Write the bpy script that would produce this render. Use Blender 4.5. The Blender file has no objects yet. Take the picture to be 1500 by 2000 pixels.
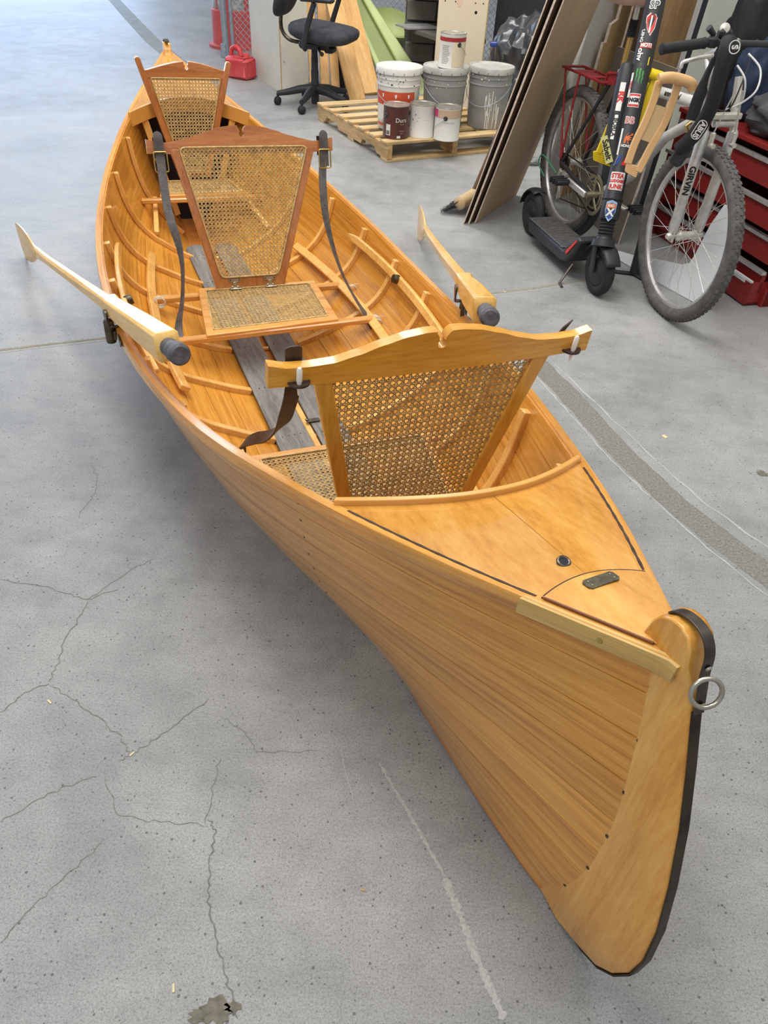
import bpy, bmesh, math, random
from mathutils import Vector, Matrix, noise
random.seed(7)
PI = math.pi
scene = bpy.context.scene
COL = scene.collection

# ---------------------------------------------------------------- camera
FPX = 1450.0; PITCH = math.radians(40.125); ROLL = math.radians(-3.238); CAM_H = 1.378
F_ = Vector((0, math.cos(PITCH), -math.sin(PITCH)))
U_ = Vector((0, math.sin(PITCH), math.cos(PITCH)))
R_ = Vector((1, 0, 0))
RIGHT = R_ * math.cos(ROLL) - U_ * math.sin(ROLL)
UP = R_ * math.sin(ROLL) + U_ * math.cos(ROLL)
cam_data = bpy.data.cameras.new('camera'); cam = bpy.data.objects.new('camera', cam_data); COL.objects.link(cam)
cam.matrix_world = Matrix(((RIGHT.x, UP.x, -F_.x, 0), (RIGHT.y, UP.y, -F_.y, 0), (RIGHT.z, UP.z, -F_.z, CAM_H), (0, 0, 0, 1)))
cam_data.sensor_fit = 'VERTICAL'; cam_data.sensor_height = 24.0; cam_data.lens = 24.0 * FPX / 2000.0
cam_data.clip_start = 0.02; cam_data.clip_end = 200
scene.camera = cam

def ground(px, py, z=0.0):
    """point at height z seen at picture position px, py (used to measure layout)"""
    d = F_ + RIGHT * ((px - 750) / FPX) - UP * ((py - 1000) / FPX)
    k = (z - CAM_H) / d.z
    return Vector((0, 0, CAM_H)) + d * k

# ---------------------------------------------------------------- light and exposure
scene.view_settings.view_transform = 'Standard'
scene.view_settings.look = 'None'
scene.view_settings.gamma = 1.0
scene.view_settings.exposure = -0.36
scene.view_settings.use_curve_mapping = False
world = bpy.data.worlds.new('warehouse_air'); scene.world = world; world.use_nodes = True
wn = world.node_tree; wn.nodes.clear()
wo = wn.nodes.new('ShaderNodeOutputWorld'); wb = wn.nodes.new('ShaderNodeBackground')
wb.inputs['Color'].default_value = (0.95, 0.975, 1.0, 1); wb.inputs['Strength'].default_value = 0.62
wn.links.new(wb.outputs[0], wo.inputs[0])

def area(name, loc, target, sx, sy, power, color):
    l = bpy.data.lights.new(name, 'AREA'); l.shape = 'RECTANGLE'; l.size = sx; l.size_y = sy
    l.energy = power; l.color = color
    o = bpy.data.objects.new(name, l); COL.objects.link(o); o.location = loc
    o.rotation_euler = (Vector(target) - Vector(loc)).to_track_quat('-Z', 'Y').to_euler()
    return o
area('open_roller_door', (-7.5, 15.0, 2.6), (-1.0, 4.0, 0.0), 6.0, 4.5, 620, (0.52, 0.70, 1.0))
area('ceiling_and_fill_lamp', (-1.5, 2.5, 5.2), (-0.3, 3.0, 0), 3.2, 1.2, 115, (1.0, 0.96, 0.90))
area('ceiling_and_fill_lamp', (-0.4, 5.6, 4.8), (0.2, 6.5, 0), 3.0, 1.2, 230, (1.0, 0.96, 0.90))
area('ceiling_and_fill_lamp', (-0.6, 2.4, 4.4), (1.4, 4.0, 0.4), 2.4, 1.0, 90, (1.0, 0.97, 0.92))  # added fill, an unseen source that brightens the dim right side
area('ceiling_and_fill_lamp', (1.5, 0.9, 4.3), (1.0, 3.9, 0.6), 2.0, 1.0, 62, (1.0, 0.97, 0.92))  # second added fill, lifts the leaning sheets and the bicycle
area('ceiling_and_fill_lamp', (-2.2, -1.2, 4.6), (-0.2, 1.0, 0), 3.2, 1.4, 75, (1.0, 0.97, 0.93))

# ---------------------------------------------------------------- materials
def lin(c):
    return tuple(((v / 255.0) / 12.92 if v / 255.0 <= 0.04045 else ((v / 255.0 + 0.055) / 1.055) ** 2.4) for v in c) + (1.0,)

def nmat(name, rough=0.5, metal=0.0, coat=0.0, spec=0.5):
    m = bpy.data.materials.new(name); m.use_nodes = True
    nt = m.node_tree; b = nt.nodes['Principled BSDF']
    b.inputs['Roughness'].default_value = rough; b.inputs['Metallic'].default_value = metal
    b.inputs['Coat Weight'].default_value = coat; b.inputs['Coat Roughness'].default_value = 0.08
    b.inputs['Specular IOR Level'].default_value = spec
    return m, nt, b

def N(nt, kind, **kw):
    n = nt.nodes.new(kind)
    for k, v in kw.items():
        if k.startswith('i_'):
            n.inputs[k[2:].replace('_', ' ')].default_value = v
        else:
            setattr(n, k, v)
    return n

def ramp(nt, fac, stops):
    r = nt.nodes.new('ShaderNodeValToRGB'); e = r.color_ramp.elements
    e[0].position, e[0].color = stops[0]; e[1].position, e[1].color = stops[-1]
    for p, c in stops[1:-1]:
        x = e.new(p); x.color = c
    nt.links.new(fac, r.inputs[0]); return r

def plain(name, c, rough=0.5, metal=0.0, var=0.12, scale=8.0, bump=0.0, bscale=60.0, coat=0.0, c2=None, lo=.35, hi=.65, detail=5):
    """one colour with soft mottling, optional second colour for stains, optional fine relief"""
    m, nt, b = nmat(name, rough, metal, coat)
    tc = N(nt, 'ShaderNodeTexCoord'); no = N(nt, 'ShaderNodeTexNoise', i_Scale=scale, i_Detail=float(detail), i_Roughness=0.6)
    nt.links.new(tc.outputs['Object'], no.inputs['Vector'])
    base = lin(c)
    if c2 is None:
        a = tuple(x * (1 - var) for x in base[:3]) + (1,); z = tuple(min(1, x * (1 + var)) for x in base[:3]) + (1,)
    else:
        a, z = base, lin(c2)
    r = ramp(nt, no.outputs['Fac'], [(lo, a), (hi, z)])
    nt.links.new(r.outputs[0], b.inputs['Base Color'])
    if bump:
        n2 = N(nt, 'ShaderNodeTexNoise', i_Scale=bscale, i_Detail=4.0); nt.links.new(tc.outputs['Object'], n2.inputs['Vector'])
        bp = N(nt, 'ShaderNodeBump', i_Strength=bump, i_Distance=0.002); nt.links.new(n2.outputs['Fac'], bp.inputs['Height'])
        nt.links.new(bp.outputs[0], b.inputs['Normal'])
    return m

def wood(name, dark, mid, light, axis='uv', stretch=14.0, scale=9.0, rough=0.28, coat=0.5, rings=1.0, bump=0.06, knots=False):
    """wood with grain running along one axis (uv: along u in metres)"""
    m, nt, b = nmat(name, rough, 0, coat)
    tc = N(nt, 'ShaderNodeTexCoord'); mp = N(nt, 'ShaderNodeMapping')
    nt.links.new(tc.outputs['UV' if axis == 'uv' else 'Object'], mp.inputs[0])
    s = {'uv': (1, stretch, 1), 'x': (1, stretch, stretch), 'y': (stretch, 1, stretch), 'z': (stretch, stretch, 1)}[axis]
    mp.inputs['Scale'].default_value = s
    oi = N(nt, 'ShaderNodeObjectInfo'); ad = N(nt, 'ShaderNodeVectorMath', operation='ADD')
    sc = N(nt, 'ShaderNodeVectorMath', operation='SCALE'); sc.inputs['Scale'].default_value = 17.0
    cb = N(nt, 'ShaderNodeCombineXYZ')
    for i in range(3): nt.links.new(oi.outputs['Random'], cb.inputs[i])
    nt.links.new(cb.outputs[0], sc.inputs[0]); nt.links.new(mp.outputs[0], ad.inputs[0]); nt.links.new(sc.outputs[0], ad.inputs[1])
    n1 = N(nt, 'ShaderNodeTexNoise', i_Scale=scale * .35, i_Detail=6.0, i_Roughness=0.62, i_Distortion=0.6)
    n2 = N(nt, 'ShaderNodeTexNoise', i_Scale=scale * 3.2, i_Detail=8.0, i_Roughness=0.7)
    n3 = N(nt, 'ShaderNodeTexNoise', i_Scale=1.7, i_Detail=3.0)
    for n in (n1, n2): nt.links.new(ad.outputs[0], n.inputs['Vector'])
    nt.links.new(tc.outputs['Object'], n3.inputs['Vector'])
    mx = N(nt, 'ShaderNodeMix', data_type='FLOAT'); mx.inputs[0].default_value = 0.42 * rings
    nt.links.new(n1.outputs['Fac'], mx.inputs[2]); nt.links.new(n2.outputs['Fac'], mx.inputs[3])
    r = ramp(nt, mx.outputs[0], [(0.34, lin(dark)), (0.48, lin(mid)), (0.64, lin(light))])
    hs = N(nt, 'ShaderNodeHueSaturation')
    ma = N(nt, 'ShaderNodeMath', operation='MULTIPLY_ADD'); ma.inputs[1].default_value = 0.5; ma.inputs[2].default_value = 0.68
    rr = N(nt, 'ShaderNodeMath', operation='MULTIPLY_ADD'); rr.inputs[1].default_value = 0.16
    nt.links.new(n3.outputs['Fac'], ma.inputs[0]); nt.links.new(oi.outputs['Random'], rr.inputs[0]); nt.links.new(ma.outputs[0], rr.inputs[2])
    nt.links.new(rr.outputs[0], hs.inputs['Value']); nt.links.new(r.outputs[0], hs.inputs['Color'])
    nt.links.new(hs.outputs[0], b.inputs['Base Color'])
    if bump:
        bp = N(nt, 'ShaderNodeBump', i_Strength=bump, i_Distance=0.001); nt.links.new(n2.outputs['Fac'], bp.inputs['Height'])
        nt.links.new(bp.outputs[0], b.inputs['Normal'])
    return m

M = {}
M['hull'] = wood('varnished_cedar', (160, 96, 26), (202, 138, 50), (224, 164, 76), stretch=30, scale=7)
M['hull_in'] = wood('varnished_cedar_inside', (140, 76, 30), (184, 112, 50), (214, 146, 76), stretch=26, scale=7, rough=.35, coat=.25)
M['wale'] = wood('varnished_cherry_strip', (160, 98, 34), (200, 138, 58), (220, 164, 84), stretch=30, scale=6)
M['wale_pale'] = wood('bare_worn_wood', (168, 132, 66), (204, 168, 98), (224, 194, 130), stretch=30, scale=6, rough=.6, coat=0)
M['rib'] = wood('spruce_rib', (196, 138, 66), (226, 172, 94), (240, 194, 120), axis='z', stretch=4, scale=10)
M['yellow'] = wood('yellow_varnished_maple', (186, 124, 36), (214, 154, 56), (232, 178, 84), axis='x', stretch=9, scale=5)
M['yellow_z'] = wood('yellow_varnished_maple_post', (180, 118, 34), (212, 150, 54), (232, 178, 84), axis='z', stretch=9, scale=5)
M['deck'] = wood('honey_deck_panel', (178, 116, 40), (206, 146, 62), (222, 168, 88), axis='y', stretch=7, scale=4, rough=.2, coat=.8)
M['cherry'] = wood('red_cherry_wood', (140, 80, 38), (174, 108, 56), (198, 134, 80), axis='x', stretch=9, scale=5, coat=.8)
M['cherry_z'] = wood('red_cherry_wood_post', (140, 80, 38), (174, 108, 56), (198, 134, 80), axis='z', stretch=9, scale=5, coat=.8)
M['stem'] = wood('stem_wood', (190, 122, 42), (216, 152, 62), (232, 178, 92), axis='z', stretch=10, scale=5)
M['rail'] = wood('seat_rail_wood', (176, 110, 44), (208, 146, 70), (228, 172, 98), axis='x', stretch=10, scale=5)
M['oar'] = wood('spruce_oar', (205, 150, 66), (226, 178, 92), (238, 200, 128), axis='y', stretch=8, scale=4, rough=.35, coat=.3)
M['greyboard'] = wood('weathered_grey_board', (70, 68, 66), (106, 104, 102), (140, 138, 134), axis='y', stretch=12, scale=8, rough=.75, coat=0, bump=.3)
M['grip'] = plain('worn_dark_grip', (84, 84, 90), .6, var=.4, scale=50, bump=.4, bscale=160)
M['cane'] = plain('woven_cane_strands', (192, 162, 104), .45, var=.28, scale=60, coat=.2)
M['leather'] = plain('dark_brown_leather', (60, 44, 38), .5, var=.35, scale=40, bump=.3, bscale=220)
M['leather2'] = plain('black_leather', (76, 70, 68), .5, var=.35, scale=40, bump=.3, bscale=220)
M['brass'] = plain('polished_brass', (196, 172, 104), .28, 1.0, var=.1)
M['nickel'] = plain('nickel_plate', (176, 172, 158), .3, 1.0, var=.15)
M['bronze'] = plain('dark_bronze', (96, 88, 70), .42, .9, var=.3, scale=30)
M['iron'] = plain('dark_iron', (88, 82, 76), .32, .85, var=.3, scale=30)
M['band'] = plain('dark_brass_band', (66, 56, 44), .45, .7, var=.4, scale=20)
M['whitetag'] = plain('white_nylon', (236, 234, 226), .4, var=.03)
M['string'] = plain('white_waxed_string', (214, 206, 190), .7, var=.2, scale=90)
M['blackvoid'] = plain('recess_shade', (22, 24, 38), .7, var=.3)  # blue-black colour standing in for shade under stern deck and in deck hole
M['blackplastic'] = plain('black_plastic', (40, 41, 46), .5, var=.2, scale=12)
M['blackfabric'] = plain('black_mesh_fabric', (52, 54, 62), .8, var=.35, scale=14, bump=.3, bscale=300)
M['rubber'] = plain('grey_black_rubber', (92, 90, 88), .85, var=.3, scale=30, bump=.4, bscale=120)
M['rubber2'] = plain('black_rubber', (34, 34, 36), .8, var=.25, scale=30)
M['alu'] = plain('brushed_aluminium', (208, 208, 206), .36, .7, var=.12, scale=30)
M['chrome'] = plain('dull_chrome', (206, 204, 196), .3, .55, var=.12, scale=30)
M['galv'] = plain('galvanised_steel', (150, 160, 170), .5, .5, var=.12, scale=25)
M['ply'] = plain('white_painted_plywood', (214, 210, 196), .6, var=.06, scale=2.5, bump=.12, bscale=40)
M['plyedge'] = plain('bare_plywood_edge', (176, 146, 92), .7, var=.2, scale=60)
M['pinkply'] = plain('cream_plywood_with_red_spray', (214, 204, 178), .65, c2=(214, 196, 172), scale=3)
M['pine'] = wood('raw_pine_board', (176, 128, 66), (206, 160, 98), (224, 184, 126), axis='z', stretch=9, scale=5, rough=.65, coat=0)
M['pallet_x'] = wood('pallet_pine', (150, 120, 78), (196, 166, 118), (220, 194, 150), axis='x', stretch=9, scale=5, rough=.7, coat=0)
M['pallet_y'] = wood('pallet_pine_stringer', (140, 108, 66), (184, 150, 100), (212, 180, 132), axis='y', stretch=9, scale=5, rough=.7, coat=0)
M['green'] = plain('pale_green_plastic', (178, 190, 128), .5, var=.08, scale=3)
M['green2'] = plain('shaded_green_plastic', (134, 148, 92), .6, var=.08, scale=3)  # shaded copy of the pale green, the shade is in the colour
M['redcan'] = plain('red_polyethylene', (196, 52, 62), .45, c2=(206, 84, 84), scale=6)
M['orange'] = plain('faded_orange_plastic', (222, 96, 62), .5, var=.08, scale=5)
M['orange2'] = plain('dusty_red_orange_plastic', (196, 84, 82), .6, var=.1, scale=8)
M['greywhite'] = plain('scuffed_reflective_tape', (188, 184, 180), .5, c2=(120, 116, 116), scale=16)
M['bwhite'] = plain('white_bucket_plastic', (226, 224, 218), .45, c2=(206, 204, 198), scale=6)
M['bgrey'] = plain('grey_bucket_plastic', (142, 143, 142), .5, c2=(160, 160, 158), scale=4)
M['lidgrey'] = plain('paint_smeared_grey_lid', (150, 150, 146), .5, c2=(190, 188, 182), scale=9)
M['drip'] = plain('dried_white_paint', (226, 224, 214), .5, var=.05)
M['blackpaint'] = plain('dried_black_paint', (36, 36, 40), .5, var=.1)
M['redlabel'] = plain('orange_red_label', (204, 82, 50), .5, var=.06)
M['brownlabel'] = plain('brown_label', (92, 46, 36), .4, c2=(70, 38, 34), scale=9)
M['whitelabel'] = plain('white_paper_label', (222, 220, 214), .55, var=.04, scale=10)
M['tanlabel'] = plain('tan_label', (198, 168, 142), .5, var=.05)
M['pink'] = plain('magenta_label_patch', (190, 50, 120), .5, var=.1)
M['redband'] = plain('dark_red_label_band', (162, 40, 44), .5, var=.08)
M['tin'] = plain('tin_plate', (170, 166, 156), .35, .8, c2=(200, 196, 184), scale=12)
M['kraft'] = plain('tan_hardboard_face', (190, 166, 136), .75, var=.12, scale=2.2, bump=.1, bscale=200)
M['kraft2'] = plain('dusty_grey_brown_hardboard', (122, 114, 104), .75, var=.14, scale=2.2, bump=.1, bscale=200)
M['kraftdark'] = plain('dark_brown_hardboard', (92, 70, 50), .7, var=.15, scale=3)
M['woodpanel'] = wood('walnut_printed_panel', (138, 104, 66), (176, 138, 94), (198, 164, 118), axis='z', stretch=9, scale=4, rough=.6, coat=0)
M['ochre'] = plain('ochre_mdf', (190, 156, 104), .7, var=.1, scale=3)
M['edge'] = plain('pale_sheet_edge', (206, 190, 176), .7, var=.2, scale=40)
M['lightgrey'] = plain('light_grey_laminate', (208, 206, 202), .6, var=.05, scale=2)
M['navy'] = plain('navy_laminate', (38, 42, 62), .5, var=.1)
M['whiteedge'] = plain('white_aluminium_edge', (202, 204, 206), .4, var=.05)
M['redsteel'] = plain('red_painted_steel', (134, 36, 34), .45, var=.12, scale=7, bump=.08, bscale=90)
M['redrack'] = plain('dark_red_rack_paint', (140, 36, 44), .4, var=.15, scale=25)
M['whiteply'] = plain('white_laminate_board', (238, 241, 245), .5, var=.03, scale=3)
M['peach'] = plain('peach_plastic', (226, 182, 128), .5, var=.06, scale=6)
M['peach2'] = plain('pale_peach_panel', (214, 184, 136), .55, var=.05, scale=6)
M['yellowp'] = plain('yellow_plastic', (232, 202, 32), .45, var=.06, scale=6)
M['whitep'] = plain('white_scuffed_paint', (206, 206, 204), .4, c2=(188, 188, 188), scale=14)
M['darkgrey'] = plain('dark_grey_paint', (84, 84, 88), .5, var=.12, scale=12)
M['gold'] = plain('gold_anodised_tube', (196, 170, 112), .32, .8, var=.08)
M['brownseat'] = plain('brown_vinyl', (108, 84, 72), .6, var=.2, scale=14, bump=.2, bscale=120)
M['stk_red'] = plain('red_print', (206, 52, 44), .4, var=.03)
M['stk_white'] = plain('white_print', (228, 228, 226), .4, var=.03)
M['stk_black'] = plain('black_print', (20, 20, 22), .4, var=.05)
M['stk_green'] = plain('green_print', (70, 158, 64), .4, var=.05)
M['stk_blue'] = plain('blue_print', (44, 66, 150), .4, var=.05)
M['stk_orange'] = plain('orange_print', (226, 120, 70), .4, var=.05)
M['stk_cyan'] = plain('pale_blue_print', (150, 190, 226), .4, var=.05)
M['bristle'] = plain('black_bristles', (42, 40, 42), .9, var=.3, scale=60)
M['blockdark'] = plain('dark_shelf_wood', (92, 88, 80), .8, var=.15, scale=4)
M['blockface'] = plain('grey_cinder_block', (126, 122, 112), .85, var=.1, scale=9, bump=.3, bscale=60)
M['wallpaint'] = plain('pale_grey_green_wall_paint', (176, 178, 166), .7, var=.05, scale=2, bump=.1, bscale=120)
M['chip'] = plain('pale_wood_chip', (214, 204, 160), .7, var=.1)
M['crack'] = plain('crack_dirt', (118, 118, 114), .9, var=.25, scale=90)
M['jointdirt'] = plain('joint_sand', (138, 134, 118), .9, var=.3, scale=120)
M['bluecloth'] = plain('dark_blue_cloth', (30, 44, 70), .8, var=.2)
M['blackcloth'] = plain('black_nylon_cloth', (28, 28, 32), .75, var=.3, scale=9, bump=.3, bscale=60)
M['colorcloth'] = plain('red_orange_patterned_cloth', (190, 46, 40), .6, c2=(236, 150, 60), scale=30)
M['bulkbag'] = plain('shiny_black_film', (44, 46, 50), .22, c2=(70, 72, 78), scale=10)
M['green_cable'] = plain('green_cable', (70, 150, 110), .5, var=.1)
def film():
    m, nt, b = nmat('clear_grey_film', .12)
    b.inputs['Base Color'].default_value = (.45, .45, .46, 1); b.inputs['Alpha'].default_value = .45
    return m
M['film'] = film()

def concrete():
    m, nt, b = nmat('worn_concrete_floor', .55, 0, 0, .45)
    tc = N(nt, 'ShaderNodeTexCoord'); L = nt.links
    def noi(scale, det, ro=.6, dis=0.0, vec=None):
        n = N(nt, 'ShaderNodeTexNoise', i_Scale=scale, i_Detail=det, i_Roughness=ro, i_Distortion=dis)
        L.new(vec or tc.outputs['Object'], n.inputs['Vector']); return n.outputs['Fac']
    big = noi(1.1, 5, .6, .8); med = noi(7, 8, .7); fine = noi(230, 4, .75); pits = noi(75, 6, .8); sand = noi(420, 2, .6)
    r1 = ramp(nt, big, [(.32, lin((136, 138, 139))), (.5, lin((153, 154, 154))), (.68, lin((165, 165, 163)))])
    def mul(col, fac, stops, amount=1.0):
        r = ramp(nt, fac, stops)
        mx = N(nt, 'ShaderNodeMix', data_type='RGBA', blend_type='MULTIPLY'); mx.inputs[0].default_value = amount
        L.new(col, mx.inputs[6]); L.new(r.outputs[0], mx.inputs[7]); return mx.outputs[2]
    g = lambda v: (v, v, v, 1)
    c = mul(r1.outputs[0], med, [(.3, g(.80)), (.5, g(.98)), (.7, g(1.08))])
    c = mul(c, fine, [(.3, g(.5)), (.47, g(1)), (.7, g(1.18))])
    c = mul(c, sand, [(.35, g(.8)), (.5, g(1)), (.7, g(1.15))])
    c = mul(c, pits, [(.32, g(.35)), (.37, g(.9)), (.42, g(1))])
    vo = N(nt, 'ShaderNodeTexVoronoi', i_Scale=95.0); L.new(tc.outputs['Object'], vo.inputs['Vector'])
    sep = N(nt, 'ShaderNodeSeparateColor'); L.new(vo.outputs['Color'], sep.inputs[0])
    gt = N(nt, 'ShaderNodeMath', operation='GREATER_THAN'); gt.inputs[1].default_value = .62; L.new(sep.outputs[0], gt.inputs[0])
    rd = N(nt, 'ShaderNodeMath', operation='MULTIPLY'); rd.inputs[1].default_value = .26; L.new(sep.outputs[1], rd.inputs[0])
    lt = N(nt, 'ShaderNodeMath', operation='LESS_THAN'); L.new(vo.outputs['Distance'], lt.inputs[0]); L.new(rd.outputs[0], lt.inputs[1])
    dots = N(nt, 'ShaderNodeMath', operation='MULTIPLY'); L.new(gt.outputs[0], dots.inputs[0]); L.new(lt.outputs[0], dots.inputs[1])
    c = mul(c, dots.outputs[0], [(0.0, g(1)), (1.0, g(.42))])
    patch = noi(.9, 3, .5, 1.2); c = mul(c, patch, [(.485, g(.955)), (.495, g(1.0))])
    # long drag marks running across the slab
    mp = N(nt, 'ShaderNodeMapping'); mp.inputs['Rotation'].default_value = (0, 0, .35); mp.inputs['Scale'].default_value = (1.2, 9, 1)
    L.new(tc.outputs['Object'], mp.inputs[0])
    streak = noi(2.6, 8, .7, .4, mp.outputs[0])
    c = mul(c, streak, [(.32, g(.94)), (.5, g(1)), (.68, g(1.05))])
    L.new(c, b.inputs['Base Color'])
    rr = N(nt, 'ShaderNodeMapRange'); rr.inputs[3].default_value = .34; rr.inputs[4].default_value = .62
    L.new(med, rr.inputs[0]); L.new(rr.outputs[0], b.inputs['Roughness'])
    ad = N(nt, 'ShaderNodeMath', operation='ADD'); L.new(fine, ad.inputs[0]); L.new(med, ad.inputs[1])
    bp = N(nt, 'ShaderNodeBump', i_Strength=.28, i_Distance=.004); L.new(ad.outputs[0], bp.inputs['Height']); L.new(bp.outputs[0], b.inputs['Normal'])
    return m
M['concrete'] = concrete()
M['band_floor'] = plain('rough_dark_concrete_patch', (122, 121, 115), .8, var=.3, scale=150, bump=.5, bscale=200)
M['scrape'] = plain('pale_scraped_concrete', (168, 169, 167), .7, var=.16, scale=160)
M['stain'] = plain('dark_oily_stain', (104, 100, 88), .7, var=.3, scale=60)

# ---------------------------------------------------------------- mesh helpers
class MB:
    """collects shapes; part() links them as one mesh object"""
    def __init__(s, xf=None):
        s.v = []; s.f = []; s.uv = {}; s.xf = xf
    def add(s, vs, fs, uvs=None):
        o = len(s.v)
        for i, p in enumerate(vs):
            p = Vector(p); s.v.append(s.xf @ p if s.xf else p)
            if uvs: s.uv[o + i] = uvs[i]
        s.f += [tuple(o + i for i in f) for f in fs]; return s
    def box(s, c, d, rot=None, bev=0.0):
        c = Vector(c); h = Vector(d) / 2; R = rot or Matrix.Identity(3)
        b = min(bev, min(h) * .9)
        if b <= 0:
            vs = [c + R @ Vector((x * h.x, y * h.y, z * h.z)) for x in (-1, 1) for y in (-1, 1) for z in (-1, 1)]
            return s.add(vs, [(0, 1, 3, 2), (4, 6, 7, 5), (0, 4, 5, 1), (2, 3, 7, 6), (0, 2, 6, 4), (1, 5, 7, 3)])
        vs = []; idx = {}
        for x in (-1, 1):
            for y in (-1, 1):
                for z in (-1, 1):
                    for a in range(3):
                        q = [x * (h.x - b), y * (h.y - b), z * (h.z - b)]; q[a] = (x, y, z)[a] * h[a]
                        idx[(x, y, z, a)] = len(vs); vs.append(c + R @ Vector(q))
        fs = []
        for a in range(3):
            o1, o2 = [(1, 2), (2, 0), (0, 1)][a]
            for sg in (-1, 1):
                loop = []
                for p, q in ((-1, -1), (1, -1), (1, 1), (-1, 1)):
                    k = [0, 0, 0]; k[a] = sg; k[o1] = p; k[o2] = q; loop.append(idx[(*k, a)])
                fs.append(tuple(loop if sg > 0 else loop[::-1]))
        for a in range(3):
            o1, o2 = (a + 1) % 3, (a + 2) % 3
            for p in (-1, 1):
                for q in (-1, 1):
                    def I(t, ax):
                        k = [0, 0, 0]; k[a] = t; k[o1] = p; k[o2] = q; return idx[(*k, ax)]
                    fs.append((I(-1, o1), I(1, o1), I(1, o2), I(-1, o2)))
        for x in (-1, 1):
            for y in (-1, 1):
                for z in (-1, 1): fs.append(tuple(idx[(x, y, z, a)] for a in range(3)))
        return s.add(vs, fs)
    def beam(s, a, b, w, t, up=(0, 0, 1), bev=0.0):
        """box from a to b, width w across, thickness t along up"""
        a, b = Vector(a), Vector(b); y = (b - a).normalized(); u = Vector(up)
        x = y.cross(u).normalized(); z = x.cross(y)
        R = Matrix((x, y, z)).transposed()
        return s.box((a + b) / 2, (w, (b - a).length, t), R, bev)
    def tube(s, pts, r, n=10, caps=True, closed=False, flat=None):
        pts = [Vector(p) for p in pts]; m = len(pts)
        rs = r if isinstance(r, (list, tuple)) else [r] * m
        vs = []; ref = None
        for i, p in enumerate(pts):
            if closed: t = pts[(i + 1) % m] - pts[i - 1]
            else: t = pts[min(i + 1, m - 1)] - pts[max(i - 1, 0)]
            t.normalize()
            if ref is None:
                ref = t.orthogonal().normalized()
                if flat: ref = (Vector(flat) - t * Vector(flat).dot(t)).normalized()
            ref = (ref - t * ref.dot(t)).normalized(); bn = t.cross(ref)
            for k in range(n):
                a = 2 * PI * k / n + PI / n; vs.append(p + (ref * math.cos(a) + bn * math.sin(a)) * rs[i])
        fs = []
        for i in range(m if closed else m - 1):
            for k in range(n):
                a, b = i * n + k, i * n + (k + 1) % n; j = ((i + 1) % m) * n
                fs.append((a, b, j + (k + 1) % n, j + k))
        if caps and not closed:
            fs.append(tuple(range(n))[::-1]); fs.append(tuple((m - 1) * n + k for k in range(n)))
        return s.add(vs, fs)
    def lathe(s, prof, n=32, o=(0, 0, 0), ax=(0, 0, 1), a0=0.0, a1=2 * PI):
        """prof: list of (radius, height) turned about ax through o"""
        o = Vector(o); z = Vector(ax).normalized(); x = z.orthogonal().normalized()
        if abs(z.z) > .999: x = Vector((1, 0, 0))
        y = z.cross(x); full = abs(a1 - a0 - 2 * PI) < 1e-6; cnt = n if full else n + 1
        vs = []
        for r, h in prof:
            for k in range(cnt):
                a = a0 + (a1 - a0) * k / n; vs.append(o + z * h + (x * math.cos(a) + y * math.sin(a)) * r)
        fs = []
        for i in range(len(prof) - 1):
            for k in range(n):
                k2 = (k + 1) % cnt; fs.append((i * cnt + k, i * cnt + k2, (i + 1) * cnt + k2, (i + 1) * cnt + k))
        return s.add(vs, fs)
    def torus(s, o, R, r, ax=(0, 0, 1), n=48, m=10, squash=1.0):
        prof = [(R + r * math.cos(2 * PI * k / m), r * squash * math.sin(2 * PI * k / m)) for k in range(m + 1)]
        return s.lathe(prof, n, o, ax)
    def prism(s, poly, th, o=(0, 0, 0), X=(1, 0, 0), Y=(0, 0, 1), tris=None):
        """2D outline in plane X,Y through o, extruded by th along X x Y (centred)"""
        o, X, Y = Vector(o), Vector(X), Vector(Y); Z = X.cross(Y).normalized() * (th / 2); n = len(poly)
        vs = [o + X * p[0] + Y * p[1] + Z for p in poly] + [o + X * p[0] + Y * p[1] - Z for p in poly]
        fs = [tuple(range(n)), tuple(range(2 * n - 1, n - 1, -1))] + [((i + 1) % n, i, n + i, n + (i + 1) % n) for i in range(n)]
        return s.add(vs, fs)
    def strip(s, pts, sides, w, ups, t):
        """flat band along pts; sides = direction of width, ups = direction of thickness"""
        m = len(pts); vs = []
        for i, p in enumerate(pts):
            p = Vector(p); a = Vector(sides[i]).normalized() * ((w[i] if isinstance(w, (list, tuple)) else w) / 2); u = Vector(ups[i]).normalized() * (t / 2)
            vs += [p - a - u, p + a - u, p + a + u, p - a + u]
        fs = [(0, 3, 2, 1), (4 * m - 4, 4 * m - 3, 4 * m - 2, 4 * m - 1)]
        for i in range(m - 1):
            for k in range(4):
                fs.append((4 * i + k, 4 * i + (k + 1) % 4, 4 * i + 4 + (k + 1) % 4, 4 * i + 4 + k))
        return s.add(vs, fs)
    def grid(s, fn, nu, nv, uvfn=None, flip=False):
        vs = []; uvs = [] if uvfn else None
        for i in range(nu + 1):
            for j in range(nv + 1):
                vs.append(fn(i / nu, j / nv))
                if uvfn: uvs.append(uvfn(i / nu, j / nv))
        fs = []
        for i in range(nu):
            for j in range(nv):
                a = i * (nv + 1) + j; q = (a, a + nv + 1, a + nv + 2, a + 1); fs.append(q[::-1] if flip else q)
        return s.add(vs, fs, uvs)

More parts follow.
